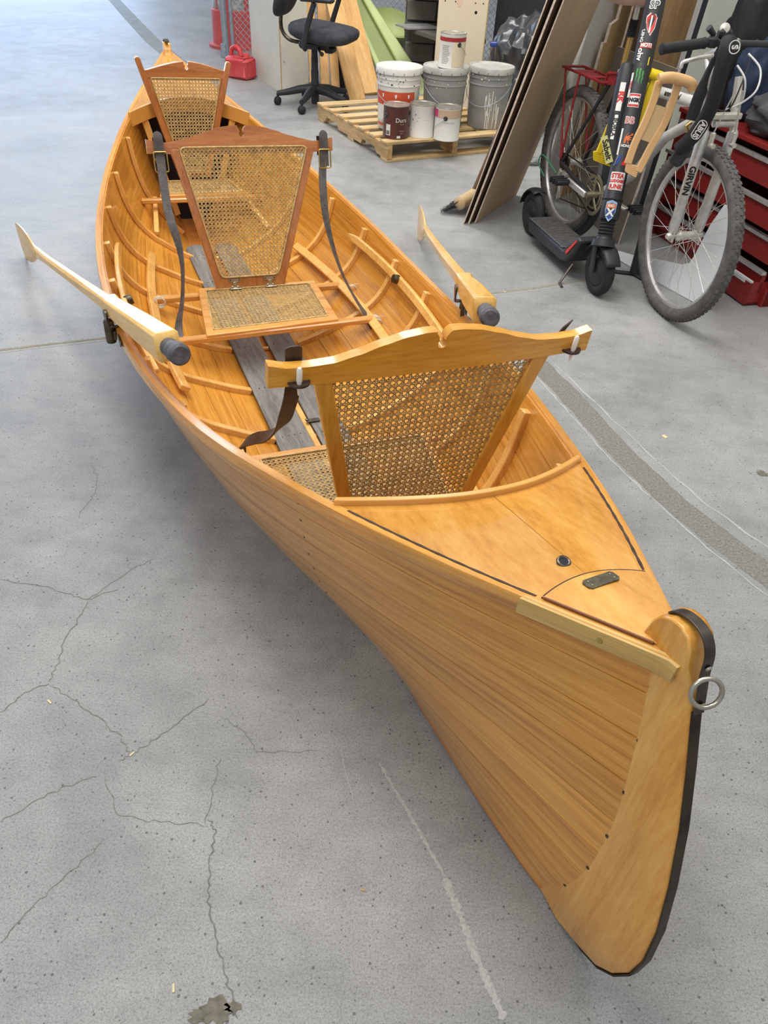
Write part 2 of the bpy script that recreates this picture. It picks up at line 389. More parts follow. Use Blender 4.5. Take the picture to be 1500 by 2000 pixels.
def place(name, xf=None, label=None, cat=None, group=None):
    """an Empty at the base of a thing"""
    o = bpy.data.objects.new(name, None); o.empty_display_size = .05; COL.objects.link(o)
    if xf is not None: o.matrix_world = xf
    o['xf'] = [c for r in o.matrix_world for c in r]
    if label: o['label'] = label
    if cat: o['category'] = cat
    if group: o['group'] = group
    return o
WORLD = {}
def part(name, mb, mat, parent=None, frame=None, smooth=True, label=None, bevel=0.0, kind=None, solid=0.0, sub=0):
    """link the collected shapes as one mesh; frame = the matrix in which they were drawn"""
    vs = mb.v; pm = WORLD.get(parent.name) if parent else None
    T = (frame or Matrix.Identity(4))
    if pm is not None: T = pm.inverted() @ T
    vs = [T @ v for v in vs]
    org = Vector((0, 0, 0))
    me = bpy.data.meshes.new(name); me.from_pydata([v[:] for v in vs], [], mb.f)
    if mb.uv:
        ul = me.uv_layers.new(name='grain')
        for l in me.loops: ul.data[l.index].uv = mb.uv.get(l.vertex_index, (0, 0))
    me.validate()
    me.materials.append(mat)
    if smooth:
        me.polygons.foreach_set('use_smooth', [True] * len(me.polygons))
        me.set_sharp_from_angle(angle=math.radians(38))
    o = bpy.data.objects.new(name, me); COL.objects.link(o)
    if parent: o.parent = parent
    WORLD[o.name] = pm.copy() if pm is not None else Matrix.Identity(4)
    if solid:
        md = o.modifiers.new('thickness', 'SOLIDIFY'); md.thickness = solid; md.offset = 0
    if bevel:
        md = o.modifiers.new('soft_edges', 'BEVEL'); md.width = bevel; md.segments = 2; md.limit_method = 'ANGLE'; md.angle_limit = math.radians(40)
    if sub:
        md = o.modifiers.new('smooth', 'SUBSURF'); md.levels = sub; md.render_levels = sub
    if label: o['label'] = label
    if kind: o['kind'] = kind
    return o
def thing(name, label, cat, xf=None, group=None):
    o = place(name, xf, label, cat, group); del o['xf']; WORLD[o.name] = (xf or Matrix.Identity(4)).copy(); return o
def solo(o, label, cat, group=None):
    o['label'] = label; o['category'] = cat
    if group: o['group'] = group
    return o
def recentre(o):
    """move the origin of a single-mesh thing to the bottom of its shape"""
    me = o.data; n = len(me.vertices)
    c = sum((v.co for v in me.vertices), Vector()) / n; z = min(v.co.z for v in me.vertices); c.z = z
    me.transform(Matrix.Translation(-c)); o.location = c; return o
def TR(x, y, z=0.0, rz=0.0): return Matrix.Translation((x, y, z)) @ Matrix.Rotation(rz, 4, 'Z')
def curve(pts, n=8):
    """smooth path through points"""
    P = [Vector(p) for p in pts]; out = []
    for i in range(len(P) - 1):
        p0 = P[max(i - 1, 0)]; p1 = P[i]; p2 = P[i + 1]; p3 = P[min(i + 2, len(P) - 1)]
        for k in range(n):
            t = k / n
            out.append(0.5 * ((2 * p1) + (p2 - p0) * t + (2 * p0 - 5 * p1 + 4 * p2 - p3) * t * t + (3 * p1 - p0 - 3 * p2 + p3) * t ** 3))
    out.append(P[-1]); return out
_txt = {}
def text_tris(s, size, bold=0.0):
    """flat lettering as vertices and faces, centred on the origin"""
    k = (s, size, bold)
    if k not in _txt:
        cu = bpy.data.curves.new('lettering', 'FONT'); cu.body = s; cu.size = size; cu.align_x = 'CENTER'; cu.align_y = 'CENTER'
        cu.offset = bold; cu.resolution_u = 3
        ob = bpy.data.objects.new('lettering', cu); COL.objects.link(ob)
        dg = bpy.context.evaluated_depsgraph_get(); me = ob.evaluated_get(dg).to_mesh()
        bm = bmesh.new(); bm.from_mesh(me); bmesh.ops.triangulate(bm, faces=bm.faces[:])
        for _ in range(4):
            es = [e for e in bm.edges if e.calc_length() > size * .16]
            if not es: break
            bmesh.ops.subdivide_edges(bm, edges=es, cuts=1); bmesh.ops.triangulate(bm, faces=bm.faces[:])
        bm.verts.index_update()
        _txt[k] = ([v.co.copy() for v in bm.verts], [tuple(v.index for v in f.verts) for f in bm.faces]); bm.free()
        ob.evaluated_get(dg).to_mesh_clear(); bpy.data.objects.remove(ob); bpy.data.curves.remove(cu)
    return _txt[k]
def lettering(s, size, fn, bold=0.0):
    vs, fs = text_tris(s, size, bold); return MB().add([fn(v.x, v.y) for v in vs], fs)

# ================================================================ floor
fl = MB()
fl.grid(lambda u, v: Vector((-16 + 24 * u, -3 + 24 * v, 0)), 6, 6)
floor = part('floor', fl, M['concrete'], smooth=False); floor['kind'] = 'structure'
WORLD['floor'] = Matrix.Identity(4)

def ribbon_on_floor(name, pix, w, mat, z=.0006, jag=.25, label=None, wob=.004, seg=7):
    pts = [ground(*p) for p in pix]; out = []
    for i in range(len(pts) - 1):
        for k in range(seg): out.append(pts[i].lerp(pts[i + 1], k / seg))
    out.append(pts[-1]); mb = MB(); vs = []
    for i, p in enumerate(out):
        t = (out[min(i + 1, len(out) - 1)] - out[max(i - 1, 0)]).normalized(); nrm = Vector((-t.y, t.x, 0))
        q = p + nrm * random.uniform(-wob, wob); ww = w * random.uniform(1 - jag, 1 + jag) * (.6 if name == 'crack' else 1) * (.35 if i in (0, len(out) - 1) else 1)
        vs += [q - nrm * ww / 2 + Vector((0, 0, z)), q + nrm * ww / 2 + Vector((0, 0, z))]
    mb.add(vs, [(2 * i, 2 * i + 2, 2 * i + 3, 2 * i + 1) for i in range(len(out) - 1)])
    return part(name, mb, mat, floor, smooth=False, label=label)
for pix, w in [([(0, 1132), (60, 1140), (130, 1158), (170, 1172), (230, 1150)], .0035), ([(170, 1175), (150, 1215), (125, 1255), (112, 1300), (95, 1332)], .004),
               ([(95, 1334), (50, 1355), (0, 1392)], .004), ([(100, 1337), (150, 1372), (205, 1412), (235, 1440), (252, 1470)], .0035),
               ([(235, 1485), (260, 1472), (310, 1440), (360, 1400), (408, 1365)], .004), ([(172, 1170), (225, 1135), (270, 1105), (300, 1092)], .0025),
               ([(408, 1600), (422, 1625), (410, 1690), (408, 1760), (425, 1840), (440, 1900), (462, 1990)], .0045),
               ([(400, 1610), (415, 1540), (430, 1480)], .003), ([(0, 1602), (60, 1570), (120, 1540), (190, 1515)], .003),
               ([(0, 1840), (70, 1765), (130, 1710), (200, 1645)], .003), ([(175, 905), (192, 935), (180, 975), (150, 1010)], .002),
               ([(430, 1400), (475, 1425), (500, 1470), (620, 1468)], .0018), ([(205, 1520), (230, 1590), (300, 1605), (400, 1612)], .0022)]:
    ribbon_on_floor('crack', pix, w, M['crack'])
# saw-cut joint across the slab: sandy groove with a pale lip
for pix in ([(-40, 690), (0, 684), (100, 672), (235, 657)], [(440, 640), (500, 632)], [(955, 574), (1040, 563), (1140, 548), (1180, 542)]):
    ribbon_on_floor('slab_joint', pix, .014, M['jointdirt'], z=.0005, jag=.2, wob=.001)
    ribbon_on_floor('joint_lip', [(x, y + 5) for x, y in pix], .004, M['scrape'], z=.0007, jag=.3, wob=.001)
# dark rough channel with pale edges running under the bow
ribbon_on_floor('rough_channel', [(1040, 700), (1110, 770), (1210, 880), (1320, 985), (1500, 1125), (1600, 1200)], .088, M['band_floor'], z=.0004, jag=.06, wob=.002)
for pix in ([(1035, 720), (1100, 795), (1180, 885), (1290, 990), (1400, 1085), (1520, 1180)], [(1070, 700), (1150, 775), (1265, 885), (1380, 985), (1520, 1085)]):
    ribbon_on_floor('channel_edge', pix, .006, M['scrape'], z=.0006, jag=.6)
for pix, w in [([(740, 1490), (800, 1590), (868, 1712)], .006), ([(868, 1715), (900, 1790), (930, 1870), (985, 1990)], .012), ([(690, 1560), (672, 1500), (665, 1460)], .0015)]:
    ribbon_on_floor('scrape_mark', pix, w, M['scrape'], z=.0005, jag=.5, wob=.0015, seg=26)
ribbon_on_floor('grey_floor_strip', [(205, -20), (260, 40), (300, 82), (345, 118), (400, 160)], .16, plain('grey_tape', (134, 138, 134), .7), z=.0006, jag=.02, wob=0)
for (x, y, r) in [(425, 1975, .028), (385, 1985, .015), (455, 1968, .014), (1488, 925, .02)]:
    g = ground(x, y); mb = MB(); n = 22
    mb.add([g + Vector((math.cos(2 * PI * k / n) * r * random.uniform(.5, 1.2), math.sin(2 * PI * k / n) * r * random.uniform(.4, .9), .0014)) for k in range(n)], [tuple(range(n))])
    part('stain', mb, M['stain'], floor, smooth=False)
k = 0
for (x, y, s, mt, lab) in [(1298, 853, .011, 'chip', 'small pale square paper scrap on the floor right of the boat'), (97, 1371, .008, 'chip', 'yellowish wood chip beside the forked crack at left'),
                       (258, 1473, .007, 'chip', 'pale wood chip lying on the crack at lower left'), (339, 1930, .008, 'chip', 'pale splinter near the bottom edge of the picture'),
                       (709, 1739, .005, 'pine', 'orange wood chip on bare concrete at lower centre'), (985, 570, .01, 'chip', 'yellowish chip beside the slab joint right of the right oar')]:
    g = ground(x, y); mb = MB(); a = random.uniform(0, 3)
    mb.box((0, 0, .001), (s * 1.6, s * (.45 if k else 1.1), .0016), Matrix.Rotation(a, 3, 'Z'))
    o = part('wood_chip' if k else 'paper_scrap', mb, M[mt], None, Matrix.Identity(4), smooth=False); o.location = g; solo(o, lab, 'debris'); k += 1

# ================================================================ the boat
BX = Matrix.Translation((-.451, 2.443, .004)) @ Matrix.Rotation(math.radians(23.141), 4, 'Z') @ Matrix.Rotation(math.radians(2.053), 4, 'Y')
boat = thing('rowing_boat', 'long narrow varnished wooden rowing boat with caned seats and pointed bow, resting on the floor', 'boat', BX)
YN = [-2.033 + 4.066 * i / 12 for i in range(13)]
BN = [.0168, .1797, .3121, .4191, .4895, .5285, .5429, .5317, .4913, .4214, .3169, .1774, .0168]
ZN = [.6794, .589, .5036, .4304, .3858, .3529, .3418, .3541, .3838, .4314, .5023, .5912, .6900]
def spl(T, V, y):
    y = max(T[0], min(T[-1], y)); i = min(int((y - T[0]) / (T[1] - T[0])), len(T) - 2)
    u = (y - T[i]) / (T[i + 1] - T[i]); g = lambda j: (V[min(j + 1, len(V) - 1)] - V[max(j - 1, 0)]) / (2 if 0 < j < len(V) - 1 else 1)
    return (2 * u**3 - 3 * u**2 + 1) * V[i] + (u**3 - 2 * u**2 + u) * g(i) + (-2 * u**3 + 3 * u**2) * V[i + 1] + (u**3 - u**2) * g(i + 1)
def gb(y): return spl(YN, BN, y)          # half breadth of the sheer line
def gz(y): return spl(YN, ZN, y)          # height of the sheer line
def keel(y):
    u = min(abs(y) / 2.02, 1.0); return .104 * max(0, 1 - u ** 2.6) ** .8 + .013
PA = [(0, 0), (.2, .075), (.38, .165), (.55, .25), (.69, .35), (.80, .46), (.88, .585), (.94, .73), (.975, .87), (1, 1)]
PB = [(0, 0), (.13, .10), (.27, .22), (.41, .34), (.54, .46), (.66, .58), (.77, .70), (.86, .81), (.94, .91), (1, 1)]
def stemy(z):   # how far forward the planking ends at each height (the stem bulges forward low down)
    T = [0, .1, .2, .3, .4, .5, .6, .7]; V = [-.01, .045, .068, .073, .066, .05, .028, .0]
    return spl(T, V, z)
def hull(s, t, off=0.0):
    """s -2.033..2.033 along, t 0..1 from keel board to sheer; signed side handled outside; off = inward offset"""
    u = min(abs(s) / 2.033, 1.0); k = max(0.0, min(1.0, (u - .52) / .48)); k = k * k * (3 - 2 * k)
    x = t * 9; i = min(int(x), 8); f = x - i
    g = lambda P: (P[i][0] + (P[i + 1][0] - P[i][0]) * f, P[i][1] + (P[i + 1][1] - P[i][1]) * f)
    a, b = g(PA), g(PB); gx = a[0] * (1 - k) + b[0] * k; gh = a[1] * (1 - k) + b[1] * k
    z0 = .010; B = max(gb(s) - .018, .012); K = min(keel(s), B)
    z = z0 + (gz(s) - z0) * gh; xx = K + (B - K) * gx
    y = s + math.copysign(stemy(z) * u ** 7, s)
    return Vector((xx, y, z))
def hull_n(s, t):
    e = .01; a = hull(s + e, t) - hull(s - e, t); tt = max(.02, min(.98, t)); b = hull(s, tt + .02) - hull(s, tt - .02); n = b.cross(a)
    if n.x < 0: n = -n
    return n.normalized()
def side(p, sg): return Vector((p.x * sg, p.y, p.z))

# strakes: eight planks a side, each with its own thickness and a hairline seam
NS = 8; SS = [-2.033 + 4.066 * (0.5 - 0.5 * math.cos(PI * i / 76)) for i in range(77)]
SS[0] = -2.033; SS[-1] = 2.033
for sg in (-1, 1):
    for j in range(NS):
        t0, t1 = j / NS + (.0012 if j else 0), (j + 1) / NS - .0012
        mb = MB(); vs = []; uv = []; m = 4
        for lay, off in ((0, 0.0), (1, -.008)):
            for s in SS:
                for q in range(m + 1):
                    t = t0 + (t1 - t0) * q / m; n = hull_n(s, t)
                    p = hull(s, t) + n * (off * (1 if abs(s) < 1.98 else .4))
                    p.x = max(p.x, .004)
                    vs.append(side(p, sg)); uv.append((s + j * 3.1 + sg * 11, j * .4 + q / m * .075))
        L_ = len(SS) * (m + 1); fs = []
        for i in range(len(SS) - 1):
            for q in range(m):
                a = i * (m + 1) + q; f = (a, a + m + 1, a + m + 2, a + 1); g = tuple(L_ + x for x in f)
                fs.append(f[::-1] if sg > 0 else f); fs.append(g if sg > 0 else g[::-1])
            for q in (0, m):
                a = i * (m + 1) + q; fs.append((a, a + m + 1, L_ + a + m + 1, L_ + a))
        for i in (0, len(SS) - 1):
            for q in range(m):
                a = i * (m + 1) + q; fs.append((a, a + 1, L_ + a + 1, L_ + a))
        mb.add(vs, fs, uv); part('plank', mb, M['hull'], boat, BX)
# bottom board
mb = MB(); mb.grid(lambda u, v: Vector(((2 * v - 1) * keel(-2.02 + 4.04 * u), -2.02 + 4.04 * u, .002)), 60, 2, lambda u, v: (u * 4, v * .2), flip=True)
mb.grid(lambda u, v: Vector(((2 * v - 1) * keel(-2.02 + 4.04 * u), -2.02 + 4.04 * u, .016)), 60, 2, lambda u, v: (u * 4, v * .2))
for sg in (-1, 1):
    mb.grid(lambda u, v: Vector((sg * keel(-2.02 + 4.04 * u), -2.02 + 4.04 * u, .002 + .014 * v)), 60, 1, lambda u, v: (u * 4, v * .02), flip=sg < 0)
part('bottom_board', mb, M['hull_in'], boat, BX)

# stems (bow and stern share one outline)
OUT = [(-1.93, .62), (-1.975, .664), (-1.982, .70), (-1.990, .716), (-2.006, .728), (-2.024, .731), (-2.038, .726), (-2.047, .712), (-2.053, .69), (-2.063, .665), (-2.077, .635), (-2.107, .559), (-2.140, .468), (-2.169, .368), (-2.190, .274), (-2.199, .19),
       (-2.195, .131), (-2.177, .078), (-2.150, .038), (-2.11, .012), (-2.05, .002), (-1.93, .0)]
INN = [(-1.93, .0), (-1.88, .03), (-1.96, .10), (-1.99, .2), (-2.0, .3), (-1.99, .4), (-1.975, .5), (-1.955, .57), (-1.93, .62)]
for sg, nm in ((1, 'bow'), (-1, 'stern')):
    mb = MB(); poly = OUT + INN[1:-1]
    n = len(poly); vs = []
    for layer, (w, wf) in enumerate(((.017, .007), (-.017, -.007))):
        for i, (y, z) in enumerate(poly):
            edge = 9 <= i <= 19
            vs.append(Vector((wf if edge else (w if i < len(OUT) else w * .8), y * sg, z)))
    # inner ring that keeps the full thickness up to the bevelled leading edge
    ring = []
    for layer, w in enumerate((.017, -.017)):
        for i in range(9, 20):
            y, z = poly[i]; y0, z0 = poly[i - 1]; y1, z1 = poly[i + 1]; d = Vector((y1 - y0, z1 - z0)).normalized(); nn = Vector((-d.y, d.x))
            if nn.x < 0: nn = -nn
            q = Vector((y, z)) + nn * .028; ring.append(Vector((w, q.x * sg, q.y)))
    b0 = 2 * n; R = 11
    allv = vs + ring; fs = []
    for layer in (0, 1):
        o = layer * n; r = b0 + layer * R
        for k in range(R - 1): fs.append((o + 9 + k, o + 10 + k, r + k + 1, r + k))
        fs.append((o + 8, o + 9, r)); fs.append((o + 19, o + 20, r + R - 1))
        fs.append(tuple([o + i for i in range(0, 9)] + [r + k for k in range(R)] + [o + i for i in range(20, n)]))
    for i in range(n): fs.append((i, (i + 1) % n, n + (i + 1) % n, n + i))
    mb.add(allv, fs)
    part('stem', mb, M['stem'], boat, BX, bevel=.003, label='pale honey-coloured %s stem, rounded at the foot' % nm)
    # metal band on the leading edge
    pth = [Vector((0, y * sg, z)) for y, z in OUT[10:21]]
    out = []
    for i, p in enumerate(pth):
        d = (pth[min(i + 1, 10)] - pth[max(i - 1, 0)]).normalized(); nn = d.cross(Vector((1, 0, 0)));
        if nn.y * sg > 0: nn = -nn
        out.append(p + nn * .0025)
    nrm = [(0, -sg, 0)] * 11
    mb = MB(); mb.strip(out, [(1, 0, 0)] * 11, .0140, [(pth[min(i + 1, 10)] - pth[max(i - 1, 0)]).cross(Vector((1, 0, 0))) for i in range(11)], .003)
    part('stem_band', mb, M['band'], boat, BX, label='dark metal band on the leading edge')

# outer gunwale strips
for sg in (-1, 1):
    mb = MB(); SG = [-2.03 + 4.06 * i / 90 for i in range(91)]
    vs = []; uv = []
    for s in SG:
        b, z = gb(s), gz(s); b = max(b, .019)
        prof = [(b - .0205, z + .004), (b - .002, z + .003), (b, z - .002), (b + .001, z - .022), (b - .003, z - .027), (b - .019, z - .029)]
        for q, (x, zz) in enumerate(prof): vs.append(Vector((sg * x, s, zz))); uv.append((s + 40 * sg, q * .012))
    fs = []
    for i in range(90):
        for q in range(6):
            a, b2 = i * 6 + q, i * 6 + (q + 1) % 6; f = (a, b2, b2 + 6, a + 6); fs.append(f if sg > 0 else f[::-1])
    fs += [tuple(range(6)), tuple(90 * 6 + q for q in range(6))]
    mb.add(vs, fs, uv); part('gunwale', mb, M['wale'], boat, BX)
# bare worn length of gunwale by the port bow
mb = MB(); vs = []; uv = []; n = 14
for i in range(n + 1):
    s = -2.045 + .20 * i / n; sc = max(s, -2.03); b, z = max(gb(sc), .019), gz(sc) + (sc - s) * .25; w = min(1, (n - i) / 6)
    for q, (x, zz) in enumerate([(b - .008, z + .0045), (b + .0012, z + .001), (b + .0018 + .0010 * w, z - .018), (b + .0008, z - .0270)]):
        vs.append(Vector((-x - .001, s, zz))); uv.append((s, q * .02))
mb.add(vs, [(i * 4 + q, i * 4 + q + 4, i * 4 + q + 5, i * 4 + q + 1) for i in range(n) for q in range(3)] + [(0, 1, 2, 3)], uv)
wg = part('worn_gunwale_end', mb, M['wale_pale'], boat, BX, label='pale stripped end of the left gunwale with a screw')

mb = MB(); mb.lathe([(.0045, -.001), (.0042, .001), (.0001, .0012)], 12, (-gb(-1.955) - .0035, -1.955, gz(-1.955) - .013), (-1, -.3, .2)); part('screw', mb, M['brass'], wg, BX)

# ribs
def inner(s, t, d=.008): return hull(s, t) - hull_n(s, t) * d
for kk in range(-5, 6):
    s = .08 + .305 * kk
    for sg in (-1, 1):
        if abs(s) > 1.46: continue
        pts = []; ups = []
        T0 = 0.02 if abs(s) < 1.3 else .05
        for i in range(19):
            t = T0 + (.955 - T0) * i / 18; p = side(inner(s, t, .008 + .0085), sg); n = side(hull_n(s, t), sg)
            pts.append(p); ups.append(n)
        w = [.024] * 19
        mb = MB(); mb.strip(pts, [(0, 1, 0)] * 19, w, ups, .020)
        part('rib', mb, M['rib'], boat, BX, bevel=.0025)

# riser strips that carry the middle seat, and the upper cleats with oarlock bosses
def tz(s, z):
    lo, hi = 0, 1
    for _ in range(24):
        m = (lo + hi) / 2
        if hull(s, m).z < z: lo = m
        else: hi = m
    return lo
for sg in (-1, 1):
    pts = []; ups = []
    for i in range(17):
        s = -.37 + 1.12 * i / 16; t = tz(s, .125); pts.append(side(inner(s, t, .034), sg)); ups.append(side(hull_n(s, t), sg))
    mb = MB(); mb.strip(pts, [Vector((0, 1, 0)).cross(u) for u in ups], .033, ups, .019)
    part('seat_riser', mb, M['rib'], boat, BX, bevel=.004)
    y0, y1 = (-.50, .50) if sg < 0 else (-.62, .46)
    pts = []; ups = []
    for i in range(19):
        s = y0 + (y1 - y0) * i / 18; t = tz(s, .285); pts.append(side(inner(s, t, .033), sg)); ups.append(side(hull_n(s, t), sg))
    taper = [.014 if i in (0, 18) else .030 for i in range(19)]
    mb = MB(); mb.strip(pts, [Vector((0, 1, 0)).cross(u) for u in ups], taper, ups, .017)
    part('side_cleat', mb, M['rib'], boat, BX, bevel=.004)
    s = -.02; t = tz(s, .285); c = side(inner(s, t, .044), sg)
    mb = MB(); mb.lathe([(0.0001, -.014), (.015, -.014), (.017, -.004), (.017, .006), (.014, .014), (.0001, .014)], 16, c, side(hull_n(s, t), sg))
    part('cleat_boss', mb, M['bronze'], boat, BX)
# short slanting cleats beside the stern and bow seats
for sg in (-1, 1):
    for y0, y1, z0, z1 in ((1.33, 1.02, .185, .12), (-1.02, -1.30, .15, .20)):
        p0 = side(inner(y0, tz(y0, z0), .024), sg); p1 = side(inner(y1, tz(y1, z1), .030), sg)
        mb = MB(); mb.beam(p0, p1, .022, .020, bev=.003); part('seat_cleat', mb, M['rib'], boat, BX)

# floor boards: two grey boards with rounded ends, wooden strip between, black foot bar
def fboard(x0, x1, y0, y1, z):
    mb = MB(); n = 10; r = (x1 - x0) / 2; cx = (x0 + x1) / 2; poly = []
    for k in range(n + 1): a = PI * k / n; poly.append((cx + r * math.cos(a), y1 - r * .9 + r * .9 * math.sin(a)))
    poly += [(x0, y0), (x1, y0)]
    mb.prism(poly, .009, (0, 0, z), (1, 0, 0), (0, 1, 0)); return mb
for x0, x1 in ((-.122, -.014), (.012, .112)):
    o = part('floor_board', fboard(x0, x1, -1.08, 1.13, .0345), M['greyboard'], boat, BX, smooth=False, bevel=.001)
    nb = MB()
    for kk in range(-3, 4):
        s = .08 + .305 * kk
        for q in (-.6, -.2, .2, .6):
            nb.lathe([(.0028, 0), (.0022, .0012), (.0001, .0014)], 6, ((x0 + x1) / 2 + q * .05, s + .006 * q, .039))
    part('board_nails', nb, M['iron'], boat, BX, kind='stuff')
mb = MB(); mb.box((-.001, -.52, .030), (.020, .46, .008), bev=.002); part('centre_strip', mb, M['rib'], boat, BX)
for kk in range(-3, 4):
    mb = MB(); mb.box((0, .08 + .305 * kk, .023), (.2, .014, .012), bev=.002); part('floor_rib', mb, M['rib'], boat, BX)
for y in (-.735, -.47):
    mb = MB(); mb.box((.02, y, .044), (.115 if y < -.6 else .045, .018, .006), bev=.002)
    mb.lathe([(.006, 0), (.005, .004), (.0001, .005)], 10, (.0, y, .047)); part('foot_bar', mb, M['iron'], boat, BX)

# decks with coaming
def deck(sg, ys, yc, crown):
    """sg=-1 bow; ys = y of coaming at the sides, yc = at the middle"""
    def top(v, s):      # v -1..1 across, s distance along from coaming 0..1
        ye = yc + (ys - yc) * abs(v) ** 2.2
        y = ye + (2.005 - ye) * s
        b = max(gb(sg * y) - .014, .004); x = v * b
        return Vector((x, sg * y, gz(sg * y) + .002 + crown * (b / .3) * (1 - v * v)))
    return top
top = deck(-1, 1.475, 1.575, .026)
for sg in (-1, 1):
    mb = MB()
    def fn(u, v, sg=sg): return top(sg * (.003 + .985 * u), v * .742)
    mb.grid(fn, 12, 16, None, flip=sg > 0)
    mb.grid(lambda u, v, sg=sg: fn(u, v) - Vector((0, 0, .006)), 12, 16, None, flip=sg < 0)
    mb.grid(lambda u, v, sg=sg: fn(0, u) - Vector((0, 0, .006 * v)), 16, 1); mb.grid(lambda u, v, sg=sg: fn(1, u) - Vector((0, 0, .006 * v)), 16, 1)
    part('deck_panel', mb, M['deck'], boat, BX)
mb = MB(); mb.grid(lambda u, v: top(-.99 + 1.98 * u, .725 + .275 * v - .105 * math.sin(PI * u) * (1 - v)) + Vector((0, 0, .0055)), 16, 12, None, flip=True)
mb.grid(lambda u, v: top(-.99 + 1.98 * u, .725 - .105 * math.sin(PI * u)) + Vector((0, 0, .0055 - .008 * v)), 16, 1)
part('deck_cap', mb, M['deck'], boat, BX, label='raised triangular deck cap at the bow')
for sg in (-1, 1):
    pts = [top(sg * .985, .05 + .66 * i / 20) + Vector((0, 0, .0015)) for i in range(21)]
    mb = MB(); mb.strip(pts, [(1, 0, 0)] * 21, [.0035 + .002 * (i % 2) for i in range(21)], [(0, 0, 1)] * 21, .002)
    part('deck_seam', mb, M['leather'], boat, BX, label='dark open seam between deck and gunwale')
pts = [top(-.97 + 1.94 * i / 24, .724 - .105 * math.sin(PI * i / 24)) + Vector((0, 0, .0052)) for i in range(25)]
mb = MB(); mb.tube(pts, .0011, 5); part('cap_joint', mb, M['leather'], boat, BX)
pts = [top(-.985, .73 + .26 * i / 12) + Vector((0, 0, .0045)) for i in range(13)]
mb = MB(); mb.tube(pts, [.0022] * 13, 6); part('deck_edge', mb, plain('dark_red_brown_edge', (128, 72, 34), .5), boat, BX, label='dark chipped left edge of the deck cap')
# name plate with clipped corners and hole with dark grommet
def deckpt(x, y):
    ye = 1.575 + (1.475 - 1.575) * abs(x / .1) ** 2.2 if abs(x) < .1 else 1.475
    b = max(gb(-y) - .014, .01); return Vector((x, -y, gz(-y) + .002 + .026 * (b / .3) * (1 - (x / b) ** 2) + .006))
c = deckpt(.0, 1.865); ax = Vector((1, .10, .0)).normalized(); ay = Vector((-.10, 1, -.18)).normalized()
mb = MB(); w, h = .0275, .0105
mb.prism([(-w, -h * .6), (-w + .004, -h), (w - .004, -h), (w, -h * .6), (w, h * .6), (w - .004, h), (-w + .004, h), (-w, h * .6)], .002, c + Vector((.003, 0, .0012)), ax, ay)
pl = part('name_plate', mb, plain('tarnished_brass_plate', (104, 98, 78), .5, .6, c2=(78, 74, 62), scale=120), boat, BX, smooth=False, label='tarnished clipped-corner plate on the bow deck')
for sx in (-1, 1):
    for sy in (-1, 1):
        mb = MB(); mb.lathe([(.0018, .0), (.0014, .0012), (.0001, .0014)], 8, c + ax * (.003 + sx * .0195) + ay * sy * .0045 + Vector((0, 0, .0022)), (0, -.18, 1)); part('rivet', mb, M['nickel'], pl, BX)
c = deckpt(-.012, 1.80) + Vector((0, 0, -.004))
mb = MB(); mb.torus(c, .0085, .0028, (0, -.18, 1), 24, 8); part('grommet', mb, M['iron'], boat, BX)
mb = MB(); mb.lathe([(.0001, .0012), (.0075, .0012)], 16, c, (0, -.18, 1)); part('deck_hole', mb, M['blackvoid'], boat, BX)
def coaming(sg, ys, yc, h, th, mat, crown, drop=.03):
    def edge(v):
        ye = yc + (ys - yc) * abs(v) ** 2.2; b = gb(sg * ye) - .016
        return Vector((v * b, sg * ye, gz(sg * ye) + .002 + crown * (b / .3) * (1 - v * v)))
    pts = [edge(-1 + 2 * i / 32) + Vector((0, -sg * th / 2, h / 2 - drop)) for i in range(33)]
    sides = []
    for i in range(33):
        d = pts[min(i + 1, 32)] - pts[max(i - 1, 0)]; sides.append(d.cross(Vector((0, 0, 1))))
    mb = MB(); mb.strip(pts, [(0, 0, 1)] * 33, h, sides, th); part('coaming', mb, mat, boat, BX, bevel=.002)
coaming(-1, 1.475, 1.575, .042, .011, M['wale'], .026)
# stern deck: one panel, deep carlin, posts, and an added dark sheet for the shade under it
top2 = lambda v, s: (lambda ye: (lambda y: Vector((v * max(gb(y) - .014, .004), y, gz(y) + .002 + .03 * (1 - v * v) * max(gb(y), .0) / .3)))(ye + (2.005 - ye) * s))(1.52 + (1.43 - 1.52) * abs(v) ** 2.2)
mb = MB(); mb.grid(lambda u, v: top2(-.99 + 1.98 * u, v), 18, 14, None, flip=True); mb.grid(lambda u, v: top2(-.99 + 1.98 * u, v) - Vector((0, 0, .007)), 18, 14, None)
part('stern_deck', mb, M['deck'], boat, BX)
coaming(1, 1.43, 1.52, .062, .014, M['wale'], .03, drop=.045)
for sg in (-1, 1):
    a = side(inner(1.47, .12, .02), sg); b_ = Vector((sg * (gb(1.46) - .075), 1.47, gz(1.46) - .03))
    mb = MB(); mb.beam(a + Vector((0, 0, .0)), b_, .03, .014, up=(0, 1, 0), bev=.002); part('bulkhead_post', mb, M['rib'], boat, BX)
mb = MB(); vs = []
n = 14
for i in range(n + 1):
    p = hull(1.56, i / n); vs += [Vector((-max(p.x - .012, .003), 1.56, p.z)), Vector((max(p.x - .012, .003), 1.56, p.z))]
mb.add(vs, [(2 * i, 2 * i + 1, 2 * i + 3, 2 * i + 2) for i in range(n)]); part('stern_shade_panel', mb, M['blackvoid'], boat, BX, smooth=False, label='added dark panel standing in for the shade under the stern deck')

